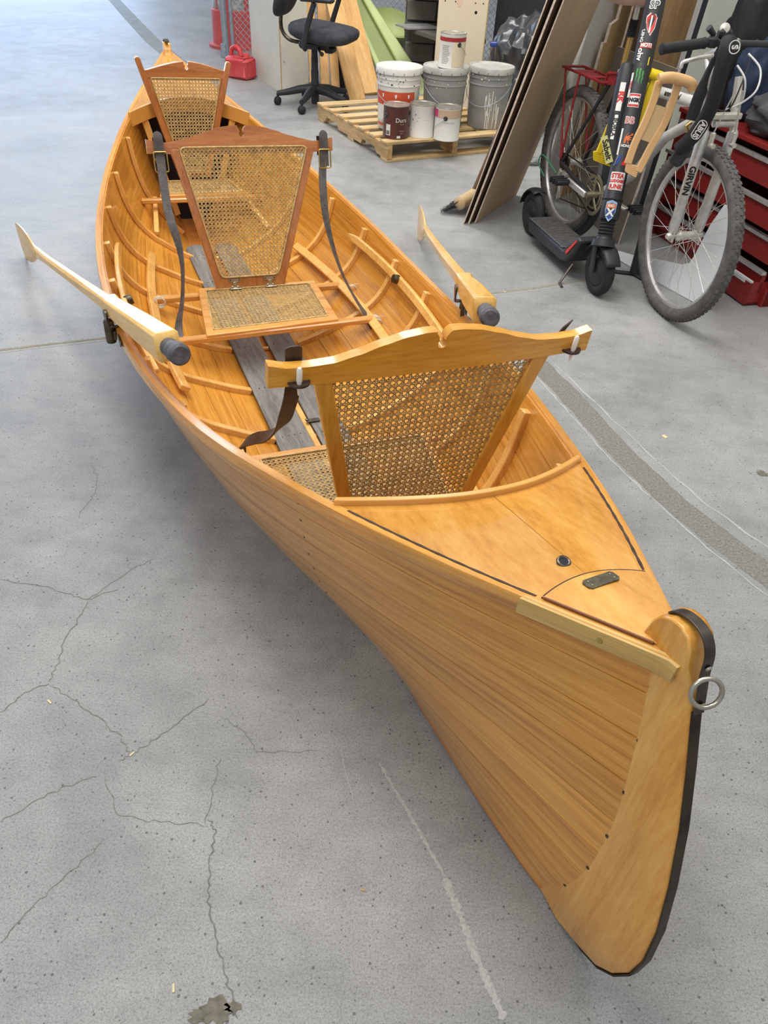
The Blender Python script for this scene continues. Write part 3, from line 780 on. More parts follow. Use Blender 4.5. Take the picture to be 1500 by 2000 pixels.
# bow strap and mooring ring
cv = curve([(0.0, -1.990, .716), (0.0, -1.998, .727), (0, -2.012, .735), (0, -2.030, .738), (0, -2.048, .733), (0, -2.0605, .716), (0, -2.066, .69), (0, -2.0735, .665), (0, -2.083, .636)], 4)
mb = MB(); m_ = len(cv)
mb.strip(cv, [(1, 0, 0)] * m_, [.009, .012] + [.0145] * (m_ - 2), [(cv[min(i + 1, m_ - 1)] - cv[max(i - 1, 0)]).cross(Vector((1, 0, 0))) for i in range(m_)], .003)
strap = part('stem_strap', mb, M['iron'], boat, BX, bevel=.0006, label='dark iron strap over the bow stem head')
for z, y in ((.700, -2.066), (.650, -2.081)):
    mb = MB(); mb.lathe([(.0045, 0), (.004, .002), (.0001, .0026)], 14, (0, y, z), (0, -1, -.25)); part('screw', mb, M['nickel'], strap, BX)
mb = MB(); mb.torus((-.012, -2.086, .684), .0185, .0030, (-.35, -1, .45), 40, 10); part('mooring_ring', mb, M['nickel'], boat, BX, label='nickel ring through the bow strap')
cv = curve([(0, 1.98, .735), (0, 2.02, .742), (0, 2.05, .73), (0, 2.066, .69), (0, 2.083, .636)], 4); m_ = len(cv)
mb = MB(); mb.strip(cv, [(1, 0, 0)] * m_, .021, [(cv[min(i + 1, m_ - 1)] - cv[max(i - 1, 0)]).cross(Vector((1, 0, 0))) for i in range(m_)], .004); part('stem_strap', mb, M['iron'], boat, BX)
# screws along the plank ends and the scarf line
mb = MB()
for i in range(13):
    t = .97 - .9 * i / 12
    for q in range(2 if i % 2 else 1):
        s = -2.012 + .012 * q; p = hull(s, t); n = hull_n(s, t); mb.lathe([(.0042, -.001), (.0040, .0008), (.0001, .001)], 8, side(p, -1), side(n, -1))
for i in range(9):
    s = -1.36; t = .30 + .62 * i / 8; mb.lathe([(.003, 0), (.0026, .0006), (.0001, .0008)], 8, side(hull(s, t), -1), side(hull_n(s, t), -1))
part('plank_screws', mb, M['bronze'], boat, BX, kind='stuff')

# oarlock sockets outside the gunwale
for sg, y in ((-1, -.31), (1, -.42)):
    x = sg * (gb(y) + .016)
    mb = MB(); mb.lathe([(.0001, -.052), (.0135, -.052), (.0145, -.048), (.0145, .012), (.012, .016), (.0001, .016)], 18, (x, y, gz(y) + .004))
    mb.box((sg * (gb(y) + .004), y, gz(y) - .020), (.008, .05, .026), bev=.002)
    sk = part('oarlock_socket', mb, M['bronze'], boat, BX)
    mb = MB(); n = 14; mb.prism([(.042 * math.cos(2 * PI * k / n), .014 * math.sin(2 * PI * k / n)) for k in range(n)], .003, (sg * (gb(y - .08) + .0025), y - .075, gz(y - .08) - .014), (0, 1, -.12), (0, 0, 1))
    part('socket_plate', mb, M['bronze'], sk, BX)

# ================================================================ caned seats, backrests, oars
def clip_line(poly, p, d):
    """part of the line p + t d inside a convex polygon"""
    t0, t1 = -9, 9; n = len(poly)
    area_ = sum(poly[i][0] * poly[(i + 1) % n][1] - poly[(i + 1) % n][0] * poly[i][1] for i in range(n)); s = 1 if area_ > 0 else -1
    for i in range(n):
        a, b = poly[i], poly[(i + 1) % n]; nx, ny = -(b[1] - a[1]) * s, (b[0] - a[0]) * s
        num = nx * (p[0] - a[0]) + ny * (p[1] - a[1]); den = nx * d[0] + ny * d[1]
        if abs(den) < 1e-9:
            if num < 0: return None
            continue
        t = -num / den
        if den > 0: t0 = max(t0, t)
        else: t1 = min(t1, t)
    return (t0, t1) if t1 - t0 > .004 else None
def cane(poly, fn, pitch=.0140, w=.0020):
    """six-way woven cane: pairs of upright and level strands crossed by two diagonals. fn(x, y, h) -> point"""
    mb = MB(); xs = [p[0] for p in poly]; ys = [p[1] for p in poly]
    def strand(p, d, h, wav=0.0, ph=0.0, ww=w):
        c = clip_line(poly, p, d)
        if not c: return
        L_ = math.hypot(*d); nx, ny = -d[1] / L_ * ww / 2, d[0] / L_ * ww / 2
        n = max(2, int((c[1] - c[0]) * L_ / (pitch / 2))) if wav else 2; vs = []
        for i in range(n + 1):
            t = c[0] + (c[1] - c[0]) * i / n; x, y = p[0] + d[0] * t, p[1] + d[1] * t
            hh = h + (wav * math.cos(PI * (t * L_ / (pitch / 2)) + ph) if wav else 0)
            vs += [fn(x - nx, y - ny, hh - .0004), fn(x, y, hh + .0004), fn(x + nx, y + ny, hh - .0004)]
        mb.add(vs, [(3 * i + k, 3 * i + 3 + k, 3 * i + 4 + k, 3 * i + 1 + k) for i in range(n) for k in (0, 1)])
    g = pitch * .155; k = 0
    x = min(xs)
    while x < max(xs):
        strand((x - g, 0), (0, 1), 0, .0005, 0); strand((x + g, 0), (0, 1), 0, .0005, PI); x += pitch
    y = min(ys)
    while y < max(ys):
        strand((0, y - g), (1, 0), .0008, .0005, 0); strand((0, y + g), (1, 0), .0008, .0005, PI); y += pitch
    r2 = math.sqrt(.5); o = min(ys) - min(xs)
    a = -60
    while a < 60:
        strand((min(xs), min(ys) + (a + .5) * pitch), (r2, r2), .0018, ww=w * 1.15); strand((min(xs), min(ys) + (a + .5) * pitch), (r2, -r2), .0024, ww=w * 1.15); a += 1
    return mb
def rounded(poly, r, n=5):
    out = []; m = len(poly)
    for i in range(m):
        p = Vector(poly[i]); a = (Vector(poly[i - 1]) - p).normalized(); b = (Vector(poly[(i + 1) % m]) - p).normalized()
        s, e = p + a * r, p + b * r
        for k in range(n + 1):
            t = k / n; out.append(((1 - t) ** 2 * s + 2 * t * (1 - t) * p + t * t * e)[:])
    return out
def frame_ring(outer, inner_, th, fn, mb=None):
    """flat frame between two outlines with the same number of corners"""
    mb = mb or MB(); n = len(outer); vs = []
    for h in (th / 2, -th / 2):
        vs += [fn(p[0], p[1], h) for p in outer] + [fn(p[0], p[1], h) for p in inner_]
    fs = []
    for i in range(n):
        j = (i + 1) % n
        fs += [(i, j, n + j, n + i), (2 * n + j, 2 * n + i, 3 * n + i, 3 * n + j), (j, i, 2 * n + i, 2 * n + j), (n + i, n + j, 3 * n + j, 3 * n + i)]
    return mb.add(vs, fs)
def yoke_outline(x0, x1, b, e, hump, notch=True, arm=.04, seg=30, hw=None, dip=.010):
    """crest rail outline: scooped arms rising to two humps beside a keyhole notch"""
    c = (x0 + x1) / 2; H = (x1 - x0) / 2; top = []
    def prof(a):
        T = [(0, hump), (.10, hump + .001), (.22, hump - .004), (.36, hump - .016), (.50, hump - .031), (.64, hump - .042), (.78, e - .002), (.90, e + .0), (1, e + .009)]
        for i in range(len(T) - 1):
            if a <= T[i + 1][0]:
                f = (a - T[i][0]) / (T[i + 1][0] - T[i][0]); f = f * f * (3 - 2 * f) * .4 + f * .6; return T[i][1] + (T[i + 1][1] - T[i][1]) * f
        return e
    pts = [(x1, b + .004)]
    for i in range(seg + 1):
        a = 1 - i / seg * (1 - .045); pts.append((c + H * a, prof(a)))
    if notch:
        r = .0095; cy = hump - .026
        pts += [(c + .010, hump - .004), (c + .0055, hump - .010), (c + .003, hump - .0185)]
        for k in range(11):
            a = math.radians(65 - 310 * k / 10) ; pts.append((c - .002 + r * math.cos(a), cy + r * math.sin(a)))
        pts += [(c - .009, hump - .0185), (c - .011, hump - .010), (c - .016, hump - .003)]
    for i in range(seg + 1):
        a = .045 + i / seg * (1 - .045); pts.append((c - H * a, prof(a)))
    pts.append((x0, b + .004))
    for i in range(1, 12):
        t = i / 12; pts.append((x0 + (x1 - x0) * t, b + .004 * abs(2 * t - 1) ** 2 + (dip * -.25 if .12 < t < .88 else 0)))
    return pts

def outline_plate(outl, th, fn, mb=None):
    mb = mb or MB(); n = len(outl)
    vs = [fn(p[0], p[1], th / 2) for p in outl] + [fn(p[0], p[1], -th / 2) for p in outl]
    return mb.add(vs, [tuple(range(n)), tuple(range(2 * n - 1, n - 1, -1))] + [((i + 1) % n, i, n + i, n + (i + 1) % n) for i in range(n)])

def leanframe(y0, z0, deg, sg):
    al = math.radians(deg) * sg
    return lambda x, s, h=0.0: Vector((x, y0 + s * math.sin(al) - h * math.cos(al), z0 + s * math.cos(al) + h * math.sin(al)))

def seat_frame(root, quad, cquad, z, mat, front=None, back=None):
    fn = lambda x, y, h=0: Vector((x, y, z + h))
    part('seat_frame', frame_ring(quad, cquad, .018, fn), mat, root, BX, bevel=.003)
    part('cane_panel', cane(cquad, lambda x, y, h: Vector((x, y, z + .004 + h))), M['cane'], root, BX, kind='stuff')
    ring = [Vector((*p, z + .0095)) for p in rounded([Vector(q) for q in cquad], .012)]
    mb = MB(); mb.tube(ring, .0028, 6, closed=True); part('cane_spline', mb, M['cane'], root, BX)

# ---- middle seat with hinged backrest and straps
SX = BX @ Matrix.Translation((0, .12, .155))
seat = thing('caned_seat', 'middle caned seat with reddish hinged backrest and two buckled leather straps', 'seat', SX, 'caned seats in the boat')
seat_frame(seat, [(-.236, -.072), (.246, -.042), (.262, .312), (-.195, .318)], [(-.205, -.035), (.215, -.008), (.232, .288), (-.170, .292)], .166, M['rail'])
mb = MB(); mb.beam((-.33, -.062, .157), (.392, -.030, .157), .030, .020, bev=.004); part('seat_rail', mb, M['rail'], seat, BX)
mb = MB(); mb.beam((-.385, .300, .150), (.385, .300, .150), .030, .022, bev=.004); part('seat_rail', mb, M['rail'], seat, BX)
fb = leanframe(.302, .172, 15, 1)
part('backrest_frame', frame_ring([(-.128, .0), (.136, .0), (.286, .478), (-.232, .478)], [(-.104, .045), (.112, .045), (.248, .466), (-.196, .466)], .016, fb), M['cherry_z'], seat, BX, bevel=.003)
part('crest_rail', outline_plate(yoke_outline(-.312, .356, .462, .502, .551), .020, lambda x, s, h: fb(x, s, h - .004)), M['cherry'], seat, BX, bevel=.004, label='dark cherry crest rail with scooped arms and a keyhole notch')
cp = [(-.106, .042), (.114, .042), (.256, .484), (-.204, .484)]
part('cane_panel', cane(cp, lambda x, y, h: fb(x, y, .010 + h)), M['cane'], seat, BX, kind='stuff')
mb = MB(); mb.tube([fb(p[0], p[1], .0115) for p in rounded([Vector(q) for q in cp], .022)], .0032, 6, closed=True); part('cane_spline', mb, M['cane'], seat, BX)
for hx in (-.058, .078):
    mb = MB(); mb.box(fb(hx, .030, .010), (.046, .003, .013), Matrix.Rotation(math.radians(-15), 3, 'X'), .001)
    mb.box(fb(hx, .012, .010), (.016, .004, .024), Matrix.Rotation(math.radians(-15), 3, 'X'), .001)
    mb.box((hx, .286, .1775), (.044, .014, .003), bev=.001); mb.tube([(hx - .012, .296, .180), (hx + .012, .296, .180)], .0035, 8)
    h_ = part('hinge', mb, M['nickel'], seat, BX)
    for sx in (-.017, .017):
        mb = MB(); mb.lathe([(.003, 0), (.0024, .0012), (.0001, .0016)], 8, fb(hx + sx, .030, .0115), (0, -1, .2)); part('screw', mb, M['bronze'], h_, BX)
def strap(root, pts, w, mat, t=.003, twist=0.0, frm=BX, label=None, side0=(1, 0, 0), roll=None):
    c = curve(pts, 8); m_ = len(c); ss = []; us = []
    for i in range(m_):
        d = (c[min(i + 1, m_ - 1)] - c[max(i - 1, 0)]).normalized(); s_ = Vector(side0)
        if roll: s_ = Matrix.Rotation(roll(i / (m_ - 1)), 3, d) @ s_
        s_ = (s_ - d * s_.dot(d)).normalized(); ss.append(s_); us.append(s_.cross(d))
    mb = MB(); mb.strip(c, ss, w, us, t); return part('strap', mb, mat, root, frm, bevel=.0006, label=label), c
def buckle(parent, c, w, h, fn_dir, up, mat=None):
    X, Y = Vector(fn_dir).normalized(), Vector(up).normalized(); Z = X.cross(Y)
    pts = [c + X * p[0] + Y * p[1] for p in rounded([Vector((-w / 2, -h / 2)), Vector((w / 2, -h / 2)), Vector((w / 2, h / 2)), Vector((-w / 2, h / 2))], .006)]
    mb = MB(); mb.tube(pts, .0026, 8, closed=True); b_ = part('buckle', mb, M['brass'], parent, BX, label='brass roller buckle')
    mb = MB(); mb.tube([c - Y * h * .5 + Z * .001, c - Y * h * .1 + Z * .004], [.0018, .001], 6); part('prong', mb, M['brass'], parent, BX)
for nm, bx_, pts, ro in (('left', -.272, [(-.272, .405, .628), (-.275, .366, .557), (-.275, .30, .459), (-.262, .22, .379), (-.266, .15, .316), (-.288, .07, .241), (-.314, .01, .190), (-.325, -.045, .160)], lambda t: 1.25 * math.sin(PI * max(0, (t - .25) / .75)) if t > .25 else 0),
                     ('right', .318, [(.318, .405, .628), (.304, .37, .542), (.296, .30, .434), (.300, .22, .347), (.318, .14, .262), (.347, .06, .195), (.368, .0, .160), (.384, -.04, .125)], lambda t: -.9 * math.sin(PI * max(0, (t - .2) / .8)) if t > .2 else 0)):
    st, cv = strap(seat, pts, .029, M['leather2'], roll=ro)
    mb = MB(); lp = [fb(bx_, .535, .016), fb(bx_, .515, .020), fb(bx_, .49, .021), fb(bx_, .455, .021), fb(bx_, .415, .022)]
    mb.strip(curve(lp, 4), [(1, 0, 0)] * 17, [.004, .018, .027] + [.031] * 14, [(0, -1, .25)] * 17, .0032); part('strap_tongue', mb, M['leather2'], st, BX)
    mb = MB(); mb.strip([fb(bx_, .455, .018), fb(bx_, .515, .017), fb(bx_, .516, -.018), fb(bx_, .452, -.018)], [(1, 0, 0)] * 4, .031, [fb(0, 0, 1) - fb(0, 0, 0), fb(0, 1, 1) - fb(0, 0, 0), fb(0, 1, -1) - fb(0, 0, 0), fb(0, 0, -1) - fb(0, 0, 0)], .003); part('strap_loop', mb, M['leather2'], st, BX)
    buckle(st, fb(bx_, .440, .026), .044, .062, (1, 0, 0), (fb(0, 1) - fb(0, 0)))
    mb = MB()
    for i in (14, 20, 26, 32): mb.lathe([(.0018, 0), (.0001, .0003)], 8, cv[i] + Vector((0, -.0022, .0)), (0, -1, .2))
    part('punched_hole', mb, M['stk_black'], st, BX, kind='stuff')
# string lashings where rails meet the risers
for c, n in (((-.345, .262, .160), 4), ((.398, .255, .150), 3), ((.395, -.03, .145), 6)):
    mb = MB()
    for i in range(n):
        o = Vector(c) + Vector((0, (i - n / 2) * .007, 0)); mb.torus(o, .019, .0018, (.2, 1, random.uniform(-.3, .3)), 18, 5)
    mb.tube(curve([Vector(c) + Vector((0, 0, .016)), Vector(c) + Vector((.012, -.012, .026)), Vector(c) + Vector((.03, -.006, .022))], 4), .0012, 5)
    part('string_lashing', mb, M['string'], seat, BX, kind='stuff')

# ---- bow seat; we see the back of its backrest
SX = BX @ Matrix.Translation((0, -1.0, .155))
seat = thing('caned_seat', 'bow caned seat with yellow backrest turned away, nearest the bow deck', 'seat', SX, 'caned seats in the boat')
seat_frame(seat, [(-.262, -.792), (.262, -.792), (.205, -1.235), (-.205, -1.235)], [(-.236, -.815), (.236, -.815), (.178, -1.20), (-.178, -1.20)], .166, M['rail'])
mb = MB(); mb.beam((-.31, -.805, .150), (.31, -.805, .150), .028, .018, bev=.003); part('seat_rail', mb, M['rail'], seat, BX)
mb = MB(); mb.beam((-.205, -1.225, .150), (.215, -1.225, .150), .028, .018, bev=.003); part('seat_rail', mb, M['rail'], seat, BX)
fk = leanframe(-1.232, .176, 5.5, -1)       # h>0 points to the stern here
part('crest_rail', outline_plate(yoke_outline(-.322, .346, .496, .538, .580), .022, lambda x, s, h: fk(x, s, h)), M['yellow'], seat, BX, bevel=.004, label='yellow crest rail with keyhole notch and chipped left end')
for x0, x1, xb0, xb1 in ((-.236, -.202, -.128, -.100), (.226, .262, .098, .128)):
    mb = MB(); outline_plate([(xb0, .0), (xb1, .0), (x1, .502), (x0, .502)], .020, fk, mb); part('backrest_post', mb, M['yellow_z'], seat, BX, bevel=.003)
mb = MB(); outline_plate([(-.12, .02), (.12, .02), (.125, .055), (-.125, .055)], .018, fk, mb); part('lower_rail', mb, M['cherry'], seat, BX, bevel=.003)
cp = [(-.112, .045), (.112, .045), (.236, .504), (-.210, .504)]
part('cane_panel', cane(cp, lambda x, y, h: fk(x, y, .004 - h)), M['cane'], seat, BX, kind='stuff')
up_ = fk(0, 1) - fk(0, 0)
for tx, ts in ((-.268, .515), (.306, .515)):
    o = fk(tx, ts, .020)
    mb = MB(); mb.tube([o + up_ * .028, o + up_ * .024, o + up_ * .0, o - up_ * .004, o - up_ * .012, o - up_ * .030], [.003, .0052, .0055, .0042, .0045, .0018], 8); part('white_toggle', mb, M['whitetag'], seat, BX, label='white plastic toggle pin')
    mb = MB(); mb.prism([(.020 * math.cos(PI * k / 10) * 1.05, -.018 * math.sin(PI * k / 10) * 1.1 + .004) for k in range(11)], .004, fk(tx + .002, ts - .008, .014), (1, 0, 0), (0, 1, .1)); part('leather_washer', mb, M['leather'], seat, BX)
st, cv = strap(seat, [(-.268, -1.262, .672), (-.268, -1.255, .640), (-.266, -1.22, .583), (-.264, -1.15, .493), (-.271, -1.05, .407), (-.280, -.97, .350), (-.295, -.90, .29), (-.300, -.885, .245)], .030, M['leather'], t=.0035,
               roll=lambda t: -1.2 * max(0, math.sin(PI * max(0, (t - .35) / .65))), label='curling dark leather strap hanging to the seat')
mb = MB(); cs = [fk(-.268, .562, -.020), fk(-.268, .55, -.020), fk(-.268, .52, -.018), fk(-.268, .48, -.018)]
mb.strip(curve(cs, 4), [(1, 0, 0)] * 13, [.016, .024, .030] + [.031] * 10, [(0, 1, 0)] * 13, .004); part('strap_tongue', mb, M['leather'], st, BX)
mb = MB(); mb.strip(curve([fk(.306, .548, -.02), fk(.296, .53, -.02), fk(.280, .50, -.02), fk(.266, .465, -.02)], 4), [(.8, 0, .6)] * 13, .024, [(0, 1, 0)] * 13, .004); part('strap_stub', mb, M['leather'], seat, BX)

# ---- stern seat
SX = BX @ Matrix.Translation((0, 1.3, .225))
seat = thing('caned_seat', 'farthest caned seat by the stern deck, backrest with tall side posts', 'seat', SX, 'caned seats in the boat')
seat_frame(seat, [(-.20, 1.200), (.205, 1.200), (.175, 1.43), (-.165, 1.43)], [(-.172, 1.225), (.177, 1.225), (.150, 1.41), (-.140, 1.41)], .236, M['rail'])
mb = MB(); mb.beam((-.285, 1.205, .222), (.30, 1.205, .222), .028, .020, bev=.004); part('seat_rail', mb, M['rail'], seat, BX)
fs_ = leanframe(1.42, .24, 3.5, 1)
for a, b_ in (((-.066, .02), (-.206, .510)), ((.060, .02), (.190, .498))):
    mb = MB(); w = .0125; s_ = 1 if a[0] < 0 else -1
    poly = [(a[0] - w, a[1]), (a[0] + w, a[1]), (b_[0] + w, b_[1] - .006), (b_[0] + w * .5, b_[1] + .003), (b_[0] - w * .5, b_[1] + .004), (b_[0] - w, b_[1] - .006)]
    outline_plate(poly, .022, fs_, mb); part('backrest_post', mb, M['cherry_z'], seat, BX, bevel=.003)
c = .001; hump = .505; poly = []
def prf(a): return hump - .004 - .040 * (a ** 1.5) + .010 * max(0, a - .8)
for i in range(20): a = 1 - i / 19 * .94; poly.append((c + .178 * a, prf(a)))
poly += [(c + .009, hump - .012), (c + .006, hump - .020)] + [(c + .008 * math.cos(math.radians(60 - 300 * k / 8)), hump - .030 + .008 * math.sin(math.radians(60 - 300 * k / 8))) for k in range(9)] + [(c - .008, hump - .020), (c - .012, hump - .010)]
for i in range(20): a = .06 + i / 19 * .94; poly.append((c - .182 * a, prf(a)))
poly += [(c - .178, .430), (c + .172, .430)]
part('crest_rail', outline_plate(poly, .016, fs_), M['cherry'], seat, BX, bevel=.003)
part('backrest_frame', frame_ring([(-.066, .03), (.062, .03), (.170, .436), (-.180, .436)], [(-.052, .055), (.048, .055), (.146, .426), (-.156, .426)], .012, fs_), M['cherry_z'], seat, BX, bevel=.002)
cp = [(-.054, .05), (.050, .05), (.150, .434), (-.160, .434)]
part('cane_panel', cane(cp, lambda x, y, h: fs_(x, y, .0075 + h)), M['cane'], seat, BX, kind='stuff')
mb = MB(); mb.tube([fs_(p[0], p[1], .009) for p in rounded([Vector(q) for q in cp], .012)], .0026, 6, closed=True); part('cane_spline', mb, M['cane'], seat, BX)

# ---- oars
def oar(name_label, hand, blade, tp, tip_len, lock_side):
    piv = hand.lerp(blade, tp)
    yax = (blade - piv).normalized(); X_ = yax.cross(Vector((0, 0, 1))).normalized(); Z_ = X_.cross(yax)
    OX = Matrix((( X_.x, yax.x, Z_.x, piv.x), (X_.y, yax.y, Z_.y, piv.y), (X_.z, yax.z, Z_.z, piv.z), (0, 0, 0, 1)))
    root = thing('wooden_oar', name_label, 'oar', OX, 'oars of the boat')
    lh = (hand - piv).length; lb = (blade - piv).length
    def sect(y, w, h, c=.25):   # eight-sided section
        w /= 2; h /= 2; a = c * min(w, h)
        return [Vector((x, y, z)) for x, z in ((w, -h + a), (w, h - a), (w - a, h), (-w + a, h), (-w, h - a), (-w, -h + a), (-w + a, -h), (w - a, -h))]
    def loft(secs):
        mb = MB(); vs = [v for s_ in secs for v in s_]; m_ = len(secs); fs = [tuple(range(8)), tuple((m_ - 1) * 8 + k for k in range(7, -1, -1))]
        for i in range(m_ - 1):
            for k in range(8): fs.append((i * 8 + k, i * 8 + 8 + k, i * 8 + 8 + (k + 1) % 8, i * 8 + (k + 1) % 8))
        return mb.add(vs, fs)
    part('loom', loft([sect(-lh + .085, .044, .050), sect(-lh + .092, .060, .072), sect(-lh + .30, .056, .066), sect(-.02, .046, .050), sect(.0, .050, .058), sect(.012, .050, .058)]), M['oar'], root, OX, bevel=.002)
    part('shaft', loft([sect(.010, .036, .040), sect(.05, .034, .038), sect(.45, .034, .036, .5), sect(lb - .42, .028, .034, .5), sect(lb - .20, .022, .046, .5)]), M['oar'], root, OX)
    mb = MB(); L_ = tip_len + .22; n = 16
    W = [(.0, .020), (.15, .026), (.30, .046), (.45, .062), (.62, .072), (.8, .078), (.95, .080), (1, .077)]
    secs = []
    for i in range(n + 1):
        t = i / n
        for q in range(len(W) - 1):
            if t <= W[q + 1][0] + 1e-9: f = (t - W[q][0]) / (W[q + 1][0] - W[q][0]); hw = W[q][1] + (W[q + 1][1] - W[q][1]) * f; break
        th = .011 * (1 - t) + .003
        secs.append([Vector((th, lb - .22 + L_ * t, z)) for z in (0,)] and [Vector((x, lb - .22 + L_ * t, z)) for x, z in ((th * .3, -hw), (th, -hw * .4), (th, hw * .4), (th * .3, hw), (-th * .3, hw), (-th, hw * .4), (-th, -hw * .4), (-th * .3, -hw))])
    part('blade', loft(secs), M['oar'], root, OX)
    mb = MB(); mb.lathe([(.0001, -lh), (.020, -lh), (.0255, -lh + .006), (.0255, -lh + .035), (.021, -lh + .06), (.022, -lh + .092)], 18, (0, 0, 0), (0, 1, 0)); part('grip', mb, M['grip'], root, OX, label='dark worn round grip')
    # horn pinned through the loom with its pin dropped in the socket
    s = lock_side
    mb = MB()
    for x in (-.028, .028): mb.lathe([(.0001, -.003), (.016, -.003), (.016, .003), (.0001, .003)], 16, (x, -.03, -.016), (1, 0, 0)); mb.box((x, -.03, -.034), (.005, .020, .036), bev=.001)
    mb.box((0, -.03, -.050), (.060, .020, .007), bev=.002)
    lk = part('oarlock_horn', mb, M['iron'], root, OX)
    mb = MB(); b0 = OX @ Vector((0, -.03, -.050)); mb.tube([b0, b0 + Vector((0, 0, -.06))], .007, 10); part('lock_pin', mb, M['iron'], lk, None)
    return root
oar('left oar, its blade on the floor at the far left', ground(353, 694, .555), ground(57, 482, .125), .305, .24, -1)
oar('right oar, its blade toward the leaning boards', ground(958, 622, .55), ground(824, 442, .125), .25, .20, 1)

# ================================================================ far side of the warehouse
def atY(px, py, Y):
    """point of the upright plane y = Y seen at picture position px, py (used to measure layout)"""
    d = F_ + RIGHT * ((px - 750) / FPX) - UP * ((py - 1000) / FPX)
    return Vector((0, 0, CAM_H)) + d * (Y / d.y)
def dir2(deg): return Vector((math.cos(math.radians(deg)), math.sin(math.radians(deg)), 0))

# ---- pallet
PX = TR(-.112, 5.160, 0, math.radians(28.2))
pal = thing('wooden_pallet', 'raw pine shipping pallet carrying the paint cans and buckets', 'pallet', PX)
for x in (.02, .51, 1.0):
    mb = MB()
    prof = [(0, .018), (.16, .018), (.19, .052), (.38, .052), (.41, .018), (.79, .018), (.82, .052), (1.01, .052), (1.04, .018), (1.18, .018), (1.18, .104), (0, .104)]
    mb.prism(prof, .038, (x, 0, 0), (0, 1, 0), (0, 0, 1)); part('stringer', mb, M['pallet_y'], pal, PX, smooth=False, bevel=.002)
for i, y in enumerate((.048, .225, .40, .575, .75, .925, 1.12)):
    mb = MB(); mb.box((.51, y + random.uniform(-.006, .006), .112), (1.03, .088 if 0 < i < 6 else .098, .016), Matrix.Rotation(random.uniform(-.006, .006), 3, 'Z'), .002)
    part('top_board', mb, M['pallet_x'], pal, PX, smooth=False)
for y in (.05, .58, 1.12):
    mb = MB(); mb.box((.51, y, .009), (1.02, .095, .018), bev=.002); part('bottom_board', mb, M['pallet_x'], pal, PX, smooth=False)

# ---- buckets and cans
def ring_wire(mb, c, r, z, sag, a0, r2=.0018, n=20, ax='front'):
    pts = []
    for i in range(n + 1):
        t = i / n; a = a0 + PI * t
        pts.append(Vector(c) + Vector((r * math.cos(a), r * math.sin(a), z - sag * math.sin(PI * t))))
    mb.tube(pts, r2, 6)
def bucket(label, x, y, mat, lidmat, kind):
    X_ = TR(x, y, .12); b = thing('plastic_bucket', label, 'bucket', X_, 'buckets on the pallet')
    mb = MB(); mb.lathe([(.0001, 0), (.126, 0), (.130, .006), (.140, .24), (.143, .262), (.1475, .264), (.1475, .270), (.1435, .272), (.144, .300), (.1485, .302), (.1485, .308), (.1445, .310), (.145, .335), (.150, .338), (.150, .346), (.146, .348)], 40); part('body', mb, mat, b, X_)
    mb = MB(); mb.lathe([(.152, .330), (.1545, .332), (.1545, .362), (.151, .368), (.143, .368), (.139, .362), (.0001, .360)], 40)
    ld = part('lid', mb, lidmat, b, X_)
    mb = MB()
    for k in range(14):
        a = 2 * PI * k / 14; mb.box((.1548 * math.cos(a), .1548 * math.sin(a), .338), (.003, .0025, .014), Matrix.Rotation(a, 3, 'Z'))
    part('lid_notches', mb, M['darkgrey'], ld, X_, smooth=False, kind='stuff')
    return b, X_
def arc_label(mb, r, z0, z1, a0, a1, off=.0012, dr=0.0, n=20):
    mb.grid(lambda u, v: Vector(((r + off + dr * v) * math.cos(a0 + (a1 - a0) * u), (r + off + dr * v) * math.sin(a0 + (a1 - a0) * u), z0 + (z1 - z0) * v)), n, 1); return mb
def facing(x, y): return math.atan2(-y, -x)        # angle from a thing to the viewer's side of the room
def wrap_text(s, size, r, z, a, bold=0.0, dz=0):
    return lettering(s, size, lambda u, v: Vector(((r + .0024) * math.cos(a + u / r), (r + .0024) * math.sin(a + u / r), z + v)), bold)
def splats(n, r, zlo, zhi, a0, a1, smin, smax, tall=1.0):
    mb = MB()
    for _ in range(n):
        a = random.uniform(a0, a1); z = random.uniform(zlo, zhi); s = random.uniform(smin, smax); k = 7
        mb.add([Vector(((r + .0018) * math.cos(a + s * math.cos(2 * PI * q / k) / r), (r + .0018) * math.sin(a + s * math.cos(2 * PI * q / k) / r), z + s * tall * math.sin(2 * PI * q / k) * random.uniform(.6, 1.2))) for q in range(k)], [tuple(range(k))])
    return mb
x, y = -.062, 5.575; fa = facing(x, y)
b, X_ = bucket('white lidded bucket with orange-red label behind the brown can', x, y, M['bwhite'], M['bwhite'], 0)
part('label', arc_label(MB(), .1323, .06, .235, fa - 1.3, fa + .85, dr=.0075), M['whitelabel'], b, X_)
lb = part('label_band', arc_label(MB(), .1364, .155, .235, fa - 1.3, fa + .85, off=.0022, dr=.0034), M['redlabel'], b, X_, label='orange-red band of the label')
part('label_band', arc_label(MB(), .1310, .028, .042, fa - 1.3, fa + .85, off=.0022), M['redlabel'], b, X_)
mb = MB()
for k in (-.75, -.1, .5):
    mb.add([Vector((.1435 * math.cos(fa + k + u), .1435 * math.sin(fa + k + u), .213 + w)) for u, w in ((-.05, .008), (.05, .008), (.035, -.010), (0, -.016), (-.035, -.010))], [(0, 1, 2, 3, 4)])
part('label_badge', mb, M['whitelabel'], lb, X_, kind='stuff')
part('paint_spots', splats(34, .147, .268, .335, fa - 1.5, fa + 1.5, .0015, .006), M['blackpaint'], b, X_, smooth=False, kind='stuff')
mb = MB(); ring_wire(mb, (0, 0, 0), .152, .262, .10, fa - PI / 2); part('handle', mb, M['galv'], b, X_)
x, y = .245, 5.670; fa = facing(x, y)
b, X_ = bucket('grey lidded bucket in the middle with a paint can standing on it', x, y, M['bgrey'], M['lidgrey'], 1)
